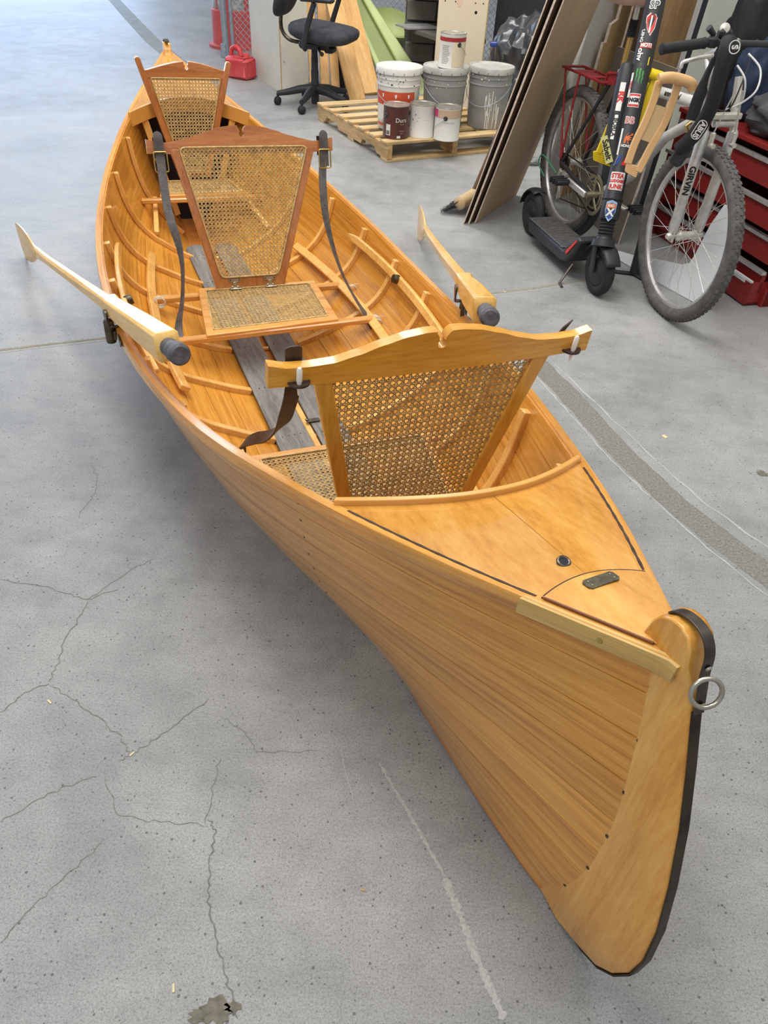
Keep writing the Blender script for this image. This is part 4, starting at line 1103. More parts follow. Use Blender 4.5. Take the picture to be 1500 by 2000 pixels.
part('paint_spots', splats(30, .148, .25, .36, fa - 1.5, fa + 1.5, .0012, .004), M['drip'], b, X_, smooth=False, kind='stuff')
mb = MB(); ring_wire(mb, (0, 0, 0), .152, .262, .12, fa - PI / 2 + .5); part('handle', mb, M['galv'], b, X_)
x, y = .556, 5.765; fa = facing(x, y)
b, X_ = bucket('grey bucket streaked with white drips, rightmost on the pallet', x, y, M['bgrey'], M['lidgrey'], 2)
mb = MB()
for k in range(26):
    a = fa + random.uniform(-.2, .75); zt = random.uniform(.10, .25); ln = random.uniform(.03, .16); w = random.uniform(.0008, .0028); r = .1275 + .04 * 0
    f = lambda z: .1305 + (.0105 * (z / .24))
    z0 = max(.006, zt - ln)
    mb.add([Vector(((f(z) + .0015) * math.cos(a + q * w / .13), (f(z) + .0015) * math.sin(a + q * w / .13), z)) for z in (z0, zt) for q in (-1, 1)], [(0, 1, 3, 2)])
part('paint_drips', mb, M['drip'], b, X_, smooth=False, kind='stuff')
part('paint_spots', splats(26, .148, .27, .365, fa - 1.2, fa + 1.5, .002, .008, .8), M['drip'], b, X_, smooth=False, kind='stuff')
mb = MB(); ring_wire(mb, (0, 0, 0), .152, .262, .12, fa - PI / 2 - .4); part('handle', mb, M['galv'], b, X_)

def can(label, x, y, z, bodymat, ha=None):
    X_ = TR(x, y, z); c = thing('paint_can', label, 'paint can', X_, 'gallon paint cans')
    mb = MB(); mb.lathe([(.0001, .002), (.080, .002), (.083, 0), (.084, .004), (.0825, .007), (.0825, .182), (.084, .185), (.084, .190), (.0815, .192)], 36); part('body', mb, bodymat, c, X_)
    mb = MB(); mb.lathe([(.0835, .186), (.0845, .190), (.083, .1935), (.078, .192), (.075, .186), (.0735, .186), (.071, .190), (.0001, .189)], 36); part('lid', mb, M['tin'], c, X_)
    if ha is not None:
        mb = MB(); d = Vector((math.cos(ha), math.sin(ha), 0)); mb.lathe([(.0001, .007), (.010, .006), (.014, .002), (.014, -.001)], 16, d * .0825 + Vector((0, 0, .135)), d); e_ = part('handle_ear', mb, M['blackplastic'], c, X_)
        mb = MB(); ring_wire(mb, (0, 0, 0), .090, .135, .075, ha if ha > fa else ha - PI, .0014); part('handle', mb, M['galv'], c, X_)
    return c, X_
x, y = -.066, 5.325; fa = facing(x, y)
c, X_ = can('dark brown paint can with a small white panel, leftmost of the front row', x, y, .12, M['brownlabel'], fa - .85)
part('barcode_panel', arc_label(MB(), .0825, .022, .086, fa - .82, fa - .42), M['whitelabel'], c, X_)
mb = MB()
for k in range(9): arc_label(mb, .0825, .026, .05, fa - .78 + k * .034, fa - .765 + k * .034 + .006 * (k % 3), off=.002, n=1)
part('barcode', mb, M['stk_black'], c, X_, smooth=False, kind='stuff')
part('lettering', wrap_text('Dura', .036, .0825, .112, fa + .42), M['whitelabel'], c, X_, smooth=False, kind='stuff')
mb = MB(); mb.v, mb.f = [], []
for s_, z, sz in (('MATTE', .088, .009), ('INTERIOR', .05, .008), ('PAINT', .036, .008)):
    t = wrap_text(s_, sz, .0825, z, fa + .5); mb.add(t.v, t.f)
part('small_print', mb, M['tanlabel'], c, X_, smooth=False, kind='stuff')
part('label_patch', arc_label(MB(), .0825, .008, .022, fa + .12, fa + .40), M['whitelabel'], c, X_)
x, y = .103, 5.385; fa = facing(x, y)
c, X_ = can('plain white paint can with a drooping wire handle, middle of the front row', x, y, .12, M['whitelabel'], fa - 1.5)
part('paint_spots', splats(14, .083, .02, .17, fa - 1.2, fa + 1.2, .0008, .003, 2.2), M['blackpaint'], c, X_, smooth=False, kind='stuff')
x, y = .268, 5.345; fa = facing(x, y)
c, X_ = can('white and tan paint can with a magenta corner, rightmost of the front row', x, y, .12, M['whitelabel'], fa - .15)
part('label', arc_label(MB(), .0825, .135, .181, fa - .85, fa + 1.5), M['tanlabel'], c, X_)
part('label_patch', arc_label(MB(), .0825, .135, .181, fa - 1.5, fa - .85), M['pink'], c, X_, label='magenta patch')
part('lettering', wrap_text('INTERIOR PAINT', .010, .0825, .11, fa + .1), M['bgrey'], c, X_, smooth=False, kind='stuff')
x, y = .272, 5.612; fa = facing(x, y)
c, X_ = can('white paint can with dark red top band standing on a grey bucket', x, y, .488, M['whitelabel'], fa + .55)
part('label_band', arc_label(MB(), .0825, .150, .172, fa - 1.6, fa + 1.6), M['redband'], c, X_)
part('label', arc_label(MB(), .0825, .012, .148, fa + .02, fa + 1.5), plain('cream_label', (222, 208, 180), .55, var=.03), c, X_)
mb = MB()
for k in range(11): arc_label(mb, .0825, .03 + k * .0095, .033 + k * .0095, fa - .85, fa - random.uniform(.15, .35), off=.0018, n=6)
part('small_print', mb, M['bgrey'], c, X_, smooth=False, kind='stuff')

# ---- office chair
CX = TR(-.735, 6.63, 0)
ch = thing('office_chair', 'black swivel office chair with mesh seat left of the pallet', 'chair', CX)
for k in range(5):
    a = math.radians(184 + 72 * k); d = Vector((math.cos(a), math.sin(a), 0))
    mb = MB(); mb.tube([d * .03 + Vector((0, 0, .125)), d * .12 + Vector((0, 0, .118)), d * .22 + Vector((0, 0, .095)), d * .30 + Vector((0, 0, .082))], [.034, .030, .024, .019], 10)
    mb.tube([d * .295 + Vector((0, 0, .085)), d * .295 + Vector((0, 0, .055))], .010, 8); leg = part('leg', mb, M['blackplastic'], ch, CX)
    t = Vector((-d.y, d.x, 0)); t = Matrix.Rotation(random.uniform(-1, 1), 3, 'Z') @ t
    mb = MB()
    for s_ in (-1, 1): mb.lathe([(.0001, .016), (.020, .015), (.029, .008), (.030, 0), (.029, -.004), (.0001, -.004)], 18, d * .298 + Vector((0, 0, .030)) + t * s_ * .007, t * s_)
    part('castor', mb, M['rubber2'], leg, CX)
mb = MB(); mb.lathe([(.0001, .02), (.030, .02), (.033, .10), (.033, .17), (.030, .18), (.030, .25), (.027, .26), (.027, .34), (.024, .35), (.024, .40)], 20); part('gas_column', mb, M['blackplastic'], ch, CX)
A_ = math.radians(-14); SX2 = CX @ Matrix.Rotation(A_, 4, 'Z')
mb = MB(); mb.box((.02, 0, .425), (.24, .17, .05), bev=.015); mb.box((.13, .0, .40), (.07, .10, .04), bev=.01); mb.tube([(.06, -.08, .415), (.10, -.15, .40), (.13, -.19, .395)], [.009, .009, .016], 8); part('tilt_mechanism', mb, M['blackplastic'], ch, SX2)
def cushion(cx, cy, cz, wx, wy, h, crown=.03, ex=3.2, tilt=None):
    mb = MB(); n = 28; ringN = 9; vs = []; rr = []
    for j in range(ringN):
        t = j / (ringN - 1); z = -h / 2 + h * t; s_ = (1 - abs(2 * t - 1) ** 3.0) ** .34 if 0 < t < 1 else .55
        for i in range(n):
            a = 2 * PI * i / n; ca, sa = math.cos(a), math.sin(a)
            x = math.copysign(abs(ca) ** (2 / ex), ca) * wx / 2 * s_; y = math.copysign(abs(sa) ** (2 / ex), sa) * wy / 2 * s_
            p = Vector((x, y, z + (crown * (x / wx * 2) ** 2 * .5 if True else 0)))
            if tilt: p = tilt @ p
            vs.append(Vector((cx, cy, cz)) + p)
    fs = [(j * n + i, j * n + (i + 1) % n, (j + 1) * n + (i + 1) % n, (j + 1) * n + i) for j in range(ringN - 1) for i in range(n)]
    fs += [tuple(range(n))[::-1], tuple((ringN - 1) * n + i for i in range(n))]
    return mb.add(vs, fs)
part('seat', cushion(.08, 0, .505, .50, .50, .12, tilt=Matrix.Rotation(math.radians(5), 3, 'Y')), M['blackfabric'], ch, SX2)
part('backrest', cushion(-.19, 0, .80, .44, .44, .07, crown=.06, tilt=Matrix.Rotation(math.radians(-78), 3, 'Y')), M['blackfabric'], ch, SX2)
mb = MB(); mb.tube(curve([(.02, .03, .43), (-.12, .03, .425), (-.22, .03, .44), (-.275, .03, .50), (-.275, .03, .60), (-.24, .03, .70)], 6), .014, 10); part('back_bar', mb, M['iron'], ch, SX2)
for s_ in (-1, 1):
    mb = MB(); mb.tube([(-.0, s_ * .20, .42), (.02, s_ * .285, .45), (.05, s_ * .29, .56), (.11, s_ * .29, .72)], [.018, .020, .021, .019], 10)
    ar = part('arm_post', mb, M['blackplastic'], ch, SX2)
    mb = MB(); mb.box((.13, s_ * .285, .74), (.25, .075, .030), bev=.012); part('armrest', mb, M['blackplastic'], ar, SX2)

# ---- plywood partition (two sheets meeting at a corner)
c0 = ground(550, 183); c1 = ground(505, 154); c2 = c0 + Vector((.215, .10, 0))
def upright(a, b, h, th, z0=0.0):
    mb = MB(); d = (b - a).normalized(); n = Vector((-d.y, d.x, 0)); mb.box((a + b) / 2 + n * th / 2 + Vector((0, 0, z0 + h / 2)), ((b - a).length, th, h), Matrix((d, n, Vector((0, 0, 1)))).transposed()); return mb
far = c0 + (c1 - c0) * 1.25
o = part('plywood_panel', upright(far, c0 - (c0 - far).normalized() * .004, 1.5, .018), M['ply'], None, None, smooth=False, bevel=.001); recentre(o)
solo(o, 'white plywood panel running back beside the red fuel can', 'panel', 'white plywood panels')
r = thing('plywood_panel', 'white plywood panel with bolt holes behind the office chair', 'panel', Matrix.Translation(c0), 'white plywood panels')
part('sheet', upright(c0 + Vector((.004, 0, 0)), c2, 1.5, .018), M['ply'], r, None, smooth=False)
mb = MB(); mb.box(c0 + Vector((.003, -.0015, .75)), (.007, .004, 1.5)); part('bare_edge', mb, M['plyedge'], r, None, smooth=False)
dp = (c2 - c0).normalized(); nn = Vector((dp.y, -dp.x, 0))
for a, z in ((.022, .23), (.20, .36), (.028, .62), (.10, .93)):
    mb = MB(); mb.lathe([(.0001, .0015), (.013, .0015), (.013, 0)], 14, c0 + dp * a + Vector((0, 0, z)), nn); part('bolt_hole', mb, M['stk_black'], r, None)

# ---- chain-link fence with galvanised poles
f0 = ground(443, 112); fdir = Vector((1, .03, 0)).normalized()
fence = thing('chain_link_fence', 'galvanised chain-link fence behind the fuel can and lumber', 'fence', Matrix.Translation(f0))
for off, rr in ((0, .030), (.07, .018), (2.05, .03)):
    mb = MB(); p = f0 + fdir * off; mb.tube([p, p + Vector((0, 0, 2.0))], rr, 12); part('post', mb, M['galv'], fence, None)
mb = MB(); p = f0 + fdir * -.02 ; mb.box(p + Vector((0, -.03, .06)), (.05, .03, .12), bev=.004); part('post_foot', mb, M['galv'], fence, None)
mb = MB(); W_, H_ = 3.2, 1.5; s0 = .055; k = -30
while k * s0 * 1.0 < W_ + H_:
    for sg in (1, -1):
        u0 = k * s0; a = (u0, 0) if sg == 1 else (u0, 0)
        t0, t1 = 0, H_
        if sg == 1: lo = max(0, -u0); hi = min(H_, W_ - u0)
        else: lo = max(0, u0 - W_); hi = min(H_, u0)
        if hi - lo > .02:
            p = f0 + fdir * (.1 + u0 + sg * lo) + Vector((0, 0, .05 + lo)); q = f0 + fdir * (.1 + u0 + sg * hi) + Vector((0, 0, .05 + hi)); mb.tube([p, q], .0022, 4, caps=False)
    k += 1
part('wire_mesh', mb, M['galv'], fence, None, kind='stuff')

# ---- traffic barrel
bc = ground(424, 98) + Vector((.16, .30, 0)); BX2 = Matrix.Translation(bc)
br = thing('traffic_barrel', 'scuffed orange traffic barrel with peeling white bands behind the fence post', 'traffic barrel', BX2)
mb = MB(); mb.lathe([(.0001, 0), (.30, 0), (.30, .025), (.255, .035), (.245, .33), (.235, .34)], 36); part('base', mb, M['orange2'], br, BX2)
mb = MB(); mb.lathe([(.232, .33), (.228, .56), (.22, .57)], 36); part('white_band', mb, M['greywhite'], br, BX2)
mb = MB(); mb.lathe([(.222, .55), (.218, .80), (.205, .81), (.20, 1.05), (.0001, 1.07)], 36); part('body', mb, M['orange'], br, BX2)
mb = MB()
for a, w in ((3.95, .10), (4.45, .3), (5.3, .22)): mb.grid(lambda u, v, a=a, w=w: Vector(((.2335 - .004 * v) * math.cos(a + w * u), (.2335 - .004 * v) * math.sin(a + w * u), .345 + .20 * v)), 6, 1)
part('torn_patch', mb, M['orange2'], br, BX2, kind='stuff')

# ---- red fuel can
gc = (ground(478, 156) + ground(500, 158)) / 2; gc = Vector((-1.500, 7.56, 0)); GX = Matrix.Translation(gc) @ Matrix.Rotation(math.radians(-30), 4, 'Z')
fc = thing('fuel_can', 'red plastic fuel can on the floor beside white plywood', 'fuel can', GX)
mb = MB(); mb.box((0, 0, .085), (.25, .15, .17), bev=.022)
part('body', mb, M['redcan'], fc, GX, bevel=.008)
mb = MB(); mb.tube(curve([(-.10, 0, .165), (-.085, 0, .215), (-.04, 0, .235), (.0, 0, .215), (.02, 0, .17)], 5), .020, 10); part('handle', mb, M['redcan'], fc, GX)
mb = MB(); mb.lathe([(.030, .16), (.030, .185), (.026, .20), (.0001, .205)], 18, (.075, 0, 0)); part('cap', mb, M['redcan'], fc, GX)

# ---- lumber leaning
def leanbeam(name, lab, cat, pa, Ya, pb, Yb, w, t, mat, grp=None, za=0.0):
    """board with its foot at picture position pa on the floor and its head passing picture position pb at depth Yb"""
    a = ground(*pa, za); b = atY(*pb, Yb); b = a + (b - a) * 1.12
    y = (b - a).normalized(); x = Vector((1, .25, 0)); x = (x - y * x.dot(y)).normalized(); z = x.cross(y)
    R = Matrix((x, z, y)).transposed().to_4x4(); T = Matrix.Translation(a + Vector((0, 0, t * .3))) @ R
    mb = MB(); L_ = (b - a).length; mb.box((0, 0, L_ / 2), (w, t, L_), bev=.002)
    o = part(name, mb, mat, None, None, smooth=False); o.matrix_world = T; solo(o, lab, cat, grp); return o
g_ = 'leaning lumber'
leanbeam('pine_board', 'pine board leaning, front one of the lumber left of the green slide', 'board', (698, 200), 0, (650, -5), 7.35, .135, .035, M['pine'], g_)
leanbeam('pine_board', 'pine board leaning behind the front one, next to the green slide', 'board', (727, 186), 0, (678, -5), 7.75, .14, .035, M['pine'], g_)
for i, (xa, xb, lab) in enumerate(((610, 606, 'narrow pine board upright behind the chair, next to the plywood'), (632, 628, 'pine board upright behind the chair column, second from the plywood'), (652, 646, 'pine board upright behind the chair, nearest the front leaning board'))):
    leanbeam('pine_board', lab, 'board', (xa + 4, 184 + i * 2), 0, (xb, 26 - 6 * i), 7.55, .072, .03, M['pine'], g_)
mb = MB(); a = ground(668, 186); mb.box(a + Vector((-.02, .30, .2)), (.14, .03, .40)); o = part('black_board', mb, M['blackplastic'], None, None, smooth=False); recentre(o); solo(o, 'black board upright between the chair and the leaning lumber', 'board')

# ---- green slide
sl = thing('toy_slide', 'pale green plastic play slide leaning behind the buckets', 'slide', Matrix.Translation((-.25, 7.3, 0)))
def sline(xa, xb):
    lo, hi = atY(xb, 115, 7.60), atY(xa, 5, 7.95); return lo + (lo - hi) * .75, hi + (hi - lo) * .3
La, Lb, Lc = sline(688, 737), sline(709, 769), sline(724, 797)
nrm = (La[1] - La[0]).cross(Lb[0] - La[0]).normalized()
if nrm.y > 0: nrm = -nrm
def slab_(P, Q, up, dn):
    vs = [];
    for k in (0, 1): vs += [P[k] - nrm * dn, P[k] + nrm * up, Q[k] + nrm * up, Q[k] - nrm * dn]
    return MB().add(vs, [(0, 1, 5, 4), (1, 2, 6, 5), (2, 3, 7, 6), (3, 0, 4, 7), (0, 3, 2, 1), (4, 5, 6, 7)])
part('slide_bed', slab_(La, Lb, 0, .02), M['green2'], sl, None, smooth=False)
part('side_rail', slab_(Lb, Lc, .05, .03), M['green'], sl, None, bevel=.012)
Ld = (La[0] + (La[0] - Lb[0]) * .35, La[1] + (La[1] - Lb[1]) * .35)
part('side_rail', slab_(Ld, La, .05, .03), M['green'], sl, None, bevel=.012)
bw = atY(765, 55, 8.25); mb = MB(); mb.lathe([(.02, -.16), (.13, -.13), (.22, -.05), (.245, .05), (.235, .06), (.21, -.04), (.12, -.11), (.0001, -.135)], 28, bw, (.2, -.35, 1))
mb2 = MB(); mb2.tube([bw - Vector((0, 0, .12)), Vector((bw.x, bw.y, 0.0))], .05, 12)
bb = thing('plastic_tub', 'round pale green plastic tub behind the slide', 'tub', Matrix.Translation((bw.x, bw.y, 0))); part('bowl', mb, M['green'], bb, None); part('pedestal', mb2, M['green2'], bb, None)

# ---- shelving with white end panel
e0 = Vector((.20, 6.93, 0)); e1 = Vector((.575, 6.86, 0))
sh = thing('shelving_unit', 'dark shelving with a cream end panel sprayed red, behind the grey buckets', 'shelf', Matrix.Translation(e0))
part('end_panel', upright(e0, e1, 1.6, .02), M['pinkply'], sh, None, smooth=False)
mb = MB(); mb.box(e1 + Vector((.003, .008, .8)), (.007, .022, 1.6)); part('bare_edge', mb, M['plyedge'], sh, None, smooth=False)
d_ = (e1 - e0).normalized(); n_ = Vector((d_.y, -d_.x, 0))
for a, z, rr in ((.295, .66, .011), (.20, .385, .010), (.05, .72, .005), (.13, .72, .005), (.285, .72, .005), (.345, .72, .005)):
    mb = MB(); mb.lathe([(.0001, .0012), (rr, .0012), (rr, 0)], 12, e0 + d_ * a + Vector((0, 0, z)), n_); part('bolt_hole', mb, M['stk_black'], sh, None)
for a, z, s_ in ((.12, .80, .05), (.16, .72, .03), (.26, .77, .025)):
    mb = MB(); n = 14; c_ = e0 + d_ * a + Vector((0, 0, z)) + n_ * .0012
    mb.add([c_ + d_ * math.cos(2 * PI * q / n) * s_ * random.uniform(.5, 1) + Vector((0, 0, math.sin(2 * PI * q / n) * s_ * random.uniform(.5, 1.3))) for q in range(n)], [tuple(range(n))]); part('red_overspray', mb, plain('faint_red_overspray', (212, 184, 160), .6, var=.05), sh, None, smooth=False)
for z, zz in ((.46, 0), (.80, 1)):
    a = Vector((-.50, 7.75, z)); b = Vector((.19, 7.05, z)); mb = MB()
    mb.prism([(-.06, 7.45), (.20, 6.98), (.60, 6.98), (.60, 7.9), (-.06, 7.9)], .028, (0, 0, z), (1, 0, 0), (0, 1, 0)); part('shelf_board', mb, M['blockdark'], sh, None, smooth=False)
mb = MB(); mb.box((.27, 8.0, .8), (.66, .02, 1.6)); part('back_board', mb, M['blockdark'], sh, None, smooth=False)
for i in range(2):
    for j in range(6):
        mb = MB(); mb.box((.08 + .26 * i + (.0 if j % 2 else .05), 7.80, .10 + .145 * j if j < 3 else .56 + .145 * (j - 3)), (.25, .12, .138), bev=.004)
        part('block', mb, M['blockface'], sh, None, smooth=False)
mb = MB(); mb.box((.05, 7.4, .485), (.30, .22, .012), Matrix.Rotation(.5, 3, 'Z')); part('tray', mb, M['bgrey'], sh, None, smooth=False)

# ---- dark metal door leaf and film-wrapped bundle
mb = MB(); mb.box((1.0, 7.35, .9), (.62, .05, 1.8), Matrix.Rotation(-.1, 3, 'Z'), .006); o = part('black_cabinet', mb, M['blackplastic'], None, None, smooth=False); recentre(o); solo(o, 'tall black cabinet behind the film-wrapped bundle', 'cabinet')
def lump(name, lab, cat, c, r, mat, amp=.25, fr=3.0, seed=0, flat_bottom=True, grp=None, n=36, top=1.0):
    mb = MB(); c = Vector(c); r = Vector(r)
    def fn(u, v):
        a = 2 * PI * u; b = PI * (v - .5); d = Vector((math.cos(b) * math.cos(a), math.cos(b) * math.sin(a), math.sin(b)))
        k = 1 + amp * (noise.noise(d * fr + Vector((seed, 0, 0))) + .5 * noise.noise(d * fr * 2.1 + Vector((0, seed, 0))) - .6 * abs(noise.noise(d * fr * 1.3 + Vector((0, 0, seed)))))
        p = Vector((d.x * r.x * k, d.y * r.y * k, d.z * r.z * k * top))
        if flat_bottom: p.z = max(p.z, -r.z * .75)
        return c + p
    mb.grid(fn, n * 2, n, None, flip=False); o = part(name, mb, mat, None, None); recentre(o); solo(o, lab, cat, grp); return o
lump('wrapped_bundle', 'bundle wrapped in shiny black film behind the rightmost grey bucket', 'bundle', (.85, 6.40, .30), (.30, .36, .40), M['bulkbag'], .30, 2.2, 3)
mb = MB(); p = ground(955, 135, .42); mb.box((p.x + .02, 6.12, .56), (.05, .03, .03), bev=.006); o = part('blue_clip', mb, M['stk_blue'], None, None); recentre(o); solo(o, 'small blue clip on the film-wrapped bundle', 'clip')
lump('film_sheet', 'crumpled clear film on the pallet under the right bucket', 'plastic film', (.80, 5.33, .022), (.13, .06, .026), M['film'], .6, 4, 5)

# ================================================================ right side: leaning sheets, bicycle, scooter, red cabinet
W0 = Vector((2.12, 3.2, 0)); WD = Vector((-.27, .963, 0)).normalized(); WN = Vector((-WD.y, WD.x, 0))
mb = MB(); a = W0 - WD * 2.2; b = W0 + WD * 3.9; c_ = (a + b) / 2 - WN * .08
mb.box(c_ + Vector((0, 0, 1.5)), ((b - a).length, .14, 3.0), Matrix((WD, WN, Vector((0, 0, 1)))).transposed()); w_ = part('wall_right', mb, M['wallpaint'], None, None, smooth=False); w_['kind'] = 'structure'

def two_tone(o, mat, thick_axis_faces):
    o.data.materials.append(mat)
    for i in thick_axis_faces: o.data.polygons[i].material_index = 1
def sheet(lab, pb, pt, d, L_, H, th, face, edge, name='leaning_sheet', grp='sheets leaning at the right', cut=None):
    """flat sheet standing on one edge: near lower corner at picture position pb, its near edge passing pt"""
    B = ground(*pb); d = Vector(d).normalized(); n = Vector((d.y, -d.x, 0)); best = None
    for k in range(-300, 450):
        be = math.radians(k * .1); u = n * math.sin(be) + Vector((0, 0, math.cos(be)))
        # picture position where the edge reaches the row of pt
        for h in (.6, 1.0):
            pass
        def proj(q):
            v = q - Vector((0, 0, CAM_H)); z = v.dot(F_); return 750 + FPX * v.dot(RIGHT) / z, 1000 - FPX * v.dot(UP) / z
        x0, y0 = proj(B + u * .5); x1, y1 = proj(B + u * 1.0); x = x0 + (x1 - x0) * (pt[1] - y0) / (y1 - y0)
        if best is None or abs(x - pt[0]) < best[0]: best = (abs(x - pt[0]), be, u)
    u = best[2]; nn = u.cross(d).normalized() * -1
    R = Matrix((d, nn, u)).transposed().to_4x4(); T = Matrix.Translation(B + Vector((0, 0, abs(math.sin(best[1])) * th / 2 + .001))) @ R
    mb = MB()
    if cut: mb.prism(cut, th, (0, 0, 0), (1, 0, 0), (0, 0, 1))
    else: mb.box((L_ / 2, 0, H / 2), (L_, th, H))
    o = part(name, mb, face, None, None, smooth=False); o.matrix_world = T; o.data.materials.append(edge)
    for p in o.data.polygons:
        if abs(p.normal.y) < .7: p.material_index = 1
    solo(o, lab, 'board', grp); return o
D1 = (.46, .888, 0)
sheet('thin sheet with pale edge, leftmost of the leaning sheets', (905, 438), (1068, 0), D1, .55, 2.2, .006, M['kraftdark'], M['edge'])
sheet('dark brown sheet, second from the left of the leaning sheets', (915, 438), (1084, 0), D1, .55, 2.2, .010, M['kraftdark'], M['edge'])
sheet('broad tan hardboard sheet standing right of the dark brown one', (927, 437), (1101, 0), D1, .60, 2.2, .006, M['kraft'], M['edge'])
sheet('light grey laminate board behind the rear bicycle wheel', (1055, 388), (1161, 0), (.62, .78, 0), .34, 2.0, .016, M['lightgrey'], M['lightgrey'])
sheet('ochre board with a stepped cut-out behind the gold seat post', (1092, 384), (1200, 0), (.62, .78, 0), .36, 2.0, .016, M['ochre'], M['edge'],
      cut=[(0, 0), (.34, 0), (.34, 2.0), (.0, 2.0), (0, 1.10), (.05, 1.10), (.05, 1.0), (.09, .98), (.09, .9), (.03, .88), (.03, .8), (0, .8)])
sheet('brown board, between the ochre board and the walnut panel', (1130, 388), (1240, 0), (.75, .66, 0), .30, 2.0, .012, M['kraftdark'], M['edge'])
sheet('walnut-grained panel leaning behind the crutch-shaped plastic frames', (1178, 402), (1300, 0), (.80, .60, 0), .26, 2.0, .012, M['woodpanel'], M['edge'])
sheet('white-edged navy board, rightmost against the pale wall', (1242, 405), (1368, 0), (.75, .66, 0), .05, 2.0, .030, M['navy'], M['whiteedge'])
sheet('dusty grey-brown hardboard between the crank and the front wheel', (1207, 478), (1290, 240), (-.25, .97, 0), .62, .80, .008, M['kraft2'], M['edge'])

# ---- push broom
p0 = ground(907, 418, .02)
bm = thing('push_broom', 'push broom head with black bristles under the leftmost sheet', 'broom', Matrix.Translation((p0.x, p0.y, 0)))
dB = Vector((.46, .888, 0)).normalized(); a_ = p0 + Vector((-.035, .02, .045)); b_ = a_ + dB * .38
mb = MB(); mb.tube([a_, a_ + dB * .01, b_], [.020, .034, .034], 12); part('block', mb, plain('tan_broom_block', (190, 164, 124), .6, var=.08), bm, None)
mb = MB()
for i in range(420):
    t = random.random(); s_ = a_ + dB * (.38 * t) + Vector((0, 0, random.uniform(-.02, .02))); e_ = s_ + Vector((-.085, .02, 0)) + Vector((random.uniform(-.02, .01), random.uniform(-.03, .03), -s_.z + random.uniform(.004, .02)))
    w = Vector((0, .0016, .001)); mb.add([s_ - w, s_ + w, e_ + w * .6, e_ - w * .6], [(0, 1, 2, 3)])
part('bristles', mb, M['bristle'], bm, None, smooth=False, kind='stuff')
mb = MB(); mb.tube([a_ + dB * .2 + Vector((0, 0, .03)), a_ + dB * .5 + Vector((.25, 0, 1.1))], .012, 10); part('handle', mb, M['kraftdark'], bm, None)

# ---- bicycle (plane through both tyre contacts)
RC = Vector((.862, 4.085, 0)); FC = Vector((1.165, 3.085, 0)); E_ = (FC - RC).normalized(); SN = Vector((-E_.y, E_.x, 0))   # SN points to the wall
if SN.x < 0: SN = -SN
KX = Matrix((E_, SN, Vector((0, 0, 1)))).transposed().to_4x4(); KX = Matrix.Translation(RC) @ KX      # x forward, y to the wall, z up
WBASE = (FC - RC).length
bk = thing('bicycle', 'old bicycle with silver fork and red rear rack parked along the wall', 'bicycle', KX)
def BP(px, py, off=0.0):
    d = F_ + RIGHT * ((px - 750) / FPX) - UP * ((py - 1000) / FPX); P = RC + SN * off
    k = ((P - Vector((0, 0, CAM_H))).dot(SN)) / d.dot(SN); q = Vector((0, 0, CAM_H)) + d * k
    return KX.inverted() @ q
def wheel(cx, R, name_lab, silver=True, yaw=0.0, tr=.026):
    WX = KX @ Matrix.Translation((cx, 0, R)) @ Matrix.Rotation(yaw, 4, 'Z')
    fr = lambda mb: mb
    mb = MB(); prof = []
    rim = R - tr * 1.9
    mb.torus((0, 0, 0), R - tr, tr, (0, 1, 0), 64, 12); ty = part('tyre', mb, M['rubber'], bk, WX, label=name_lab)
    mb = MB()
    for k in range(84):
        a = 2 * PI * k / 84
        for q, (yy, dr) in enumerate(((-.013, .0), (.0, .0012), (.013, .0))):
            aa = a + (.5 * (q % 2)) * 2 * PI / 84; rr = R - .0005 + dr - abs(yy) * .28
            mb.box((rr * math.sin(aa), yy, rr * math.cos(aa)), (.012, .0095, .005), Matrix.Rotation(aa, 3, 'Y'))
    part('tread_blocks', mb, M['rubber'], ty, WX, smooth=False, kind='stuff')
    mb = MB(); mb.lathe([(rim + .006, -.013), (rim - .010, -.011), (rim - .014, 0), (rim - .010, .011), (rim + .006, .013)], 64, (0, 0, 0), (0, 1, 0)); rm = part('rim', mb, M['alu'], bk, WX)
    mb = MB(); mb.lathe([(.0001, -.062), (.006, -.062), (.006, -.05), (.012, -.048), (.022, -.036), (.022, -.032), (.016, -.028), (.016, .028), (.022, .032), (.022, .036), (.012, .048), (.006, .05), (.006, .062), (.0001, .062)], 24, (0, 0, 0), (0, 1, 0)); part('hub', mb, M['chrome'], bk, WX)
    for k in range(32):
        a = 2 * PI * k / 32; s_ = 1 if k % 2 else -1; off = .85 * (1 if (k // 2) % 2 else -1)
        mb = MB(); mb.tube([(.021 * math.sin(a + off * 1.6), s_ * .034, .021 * math.cos(a + off * 1.6)), ((rim - .012) * math.sin(a), s_ * .003, (rim - .012) * math.cos(a))], .0011, 5, caps=False); part('spoke', mb, M['chrome'], bk, WX)
    return WX
RW = wheel(0, .34, 'dusty black tyre'); FW = wheel(WBASE, .342, 'knobbly grey front tyre', yaw=math.radians(-3), tr=.028)
WPX = lambda x, y, z: KX @ Vector((x, y, z))
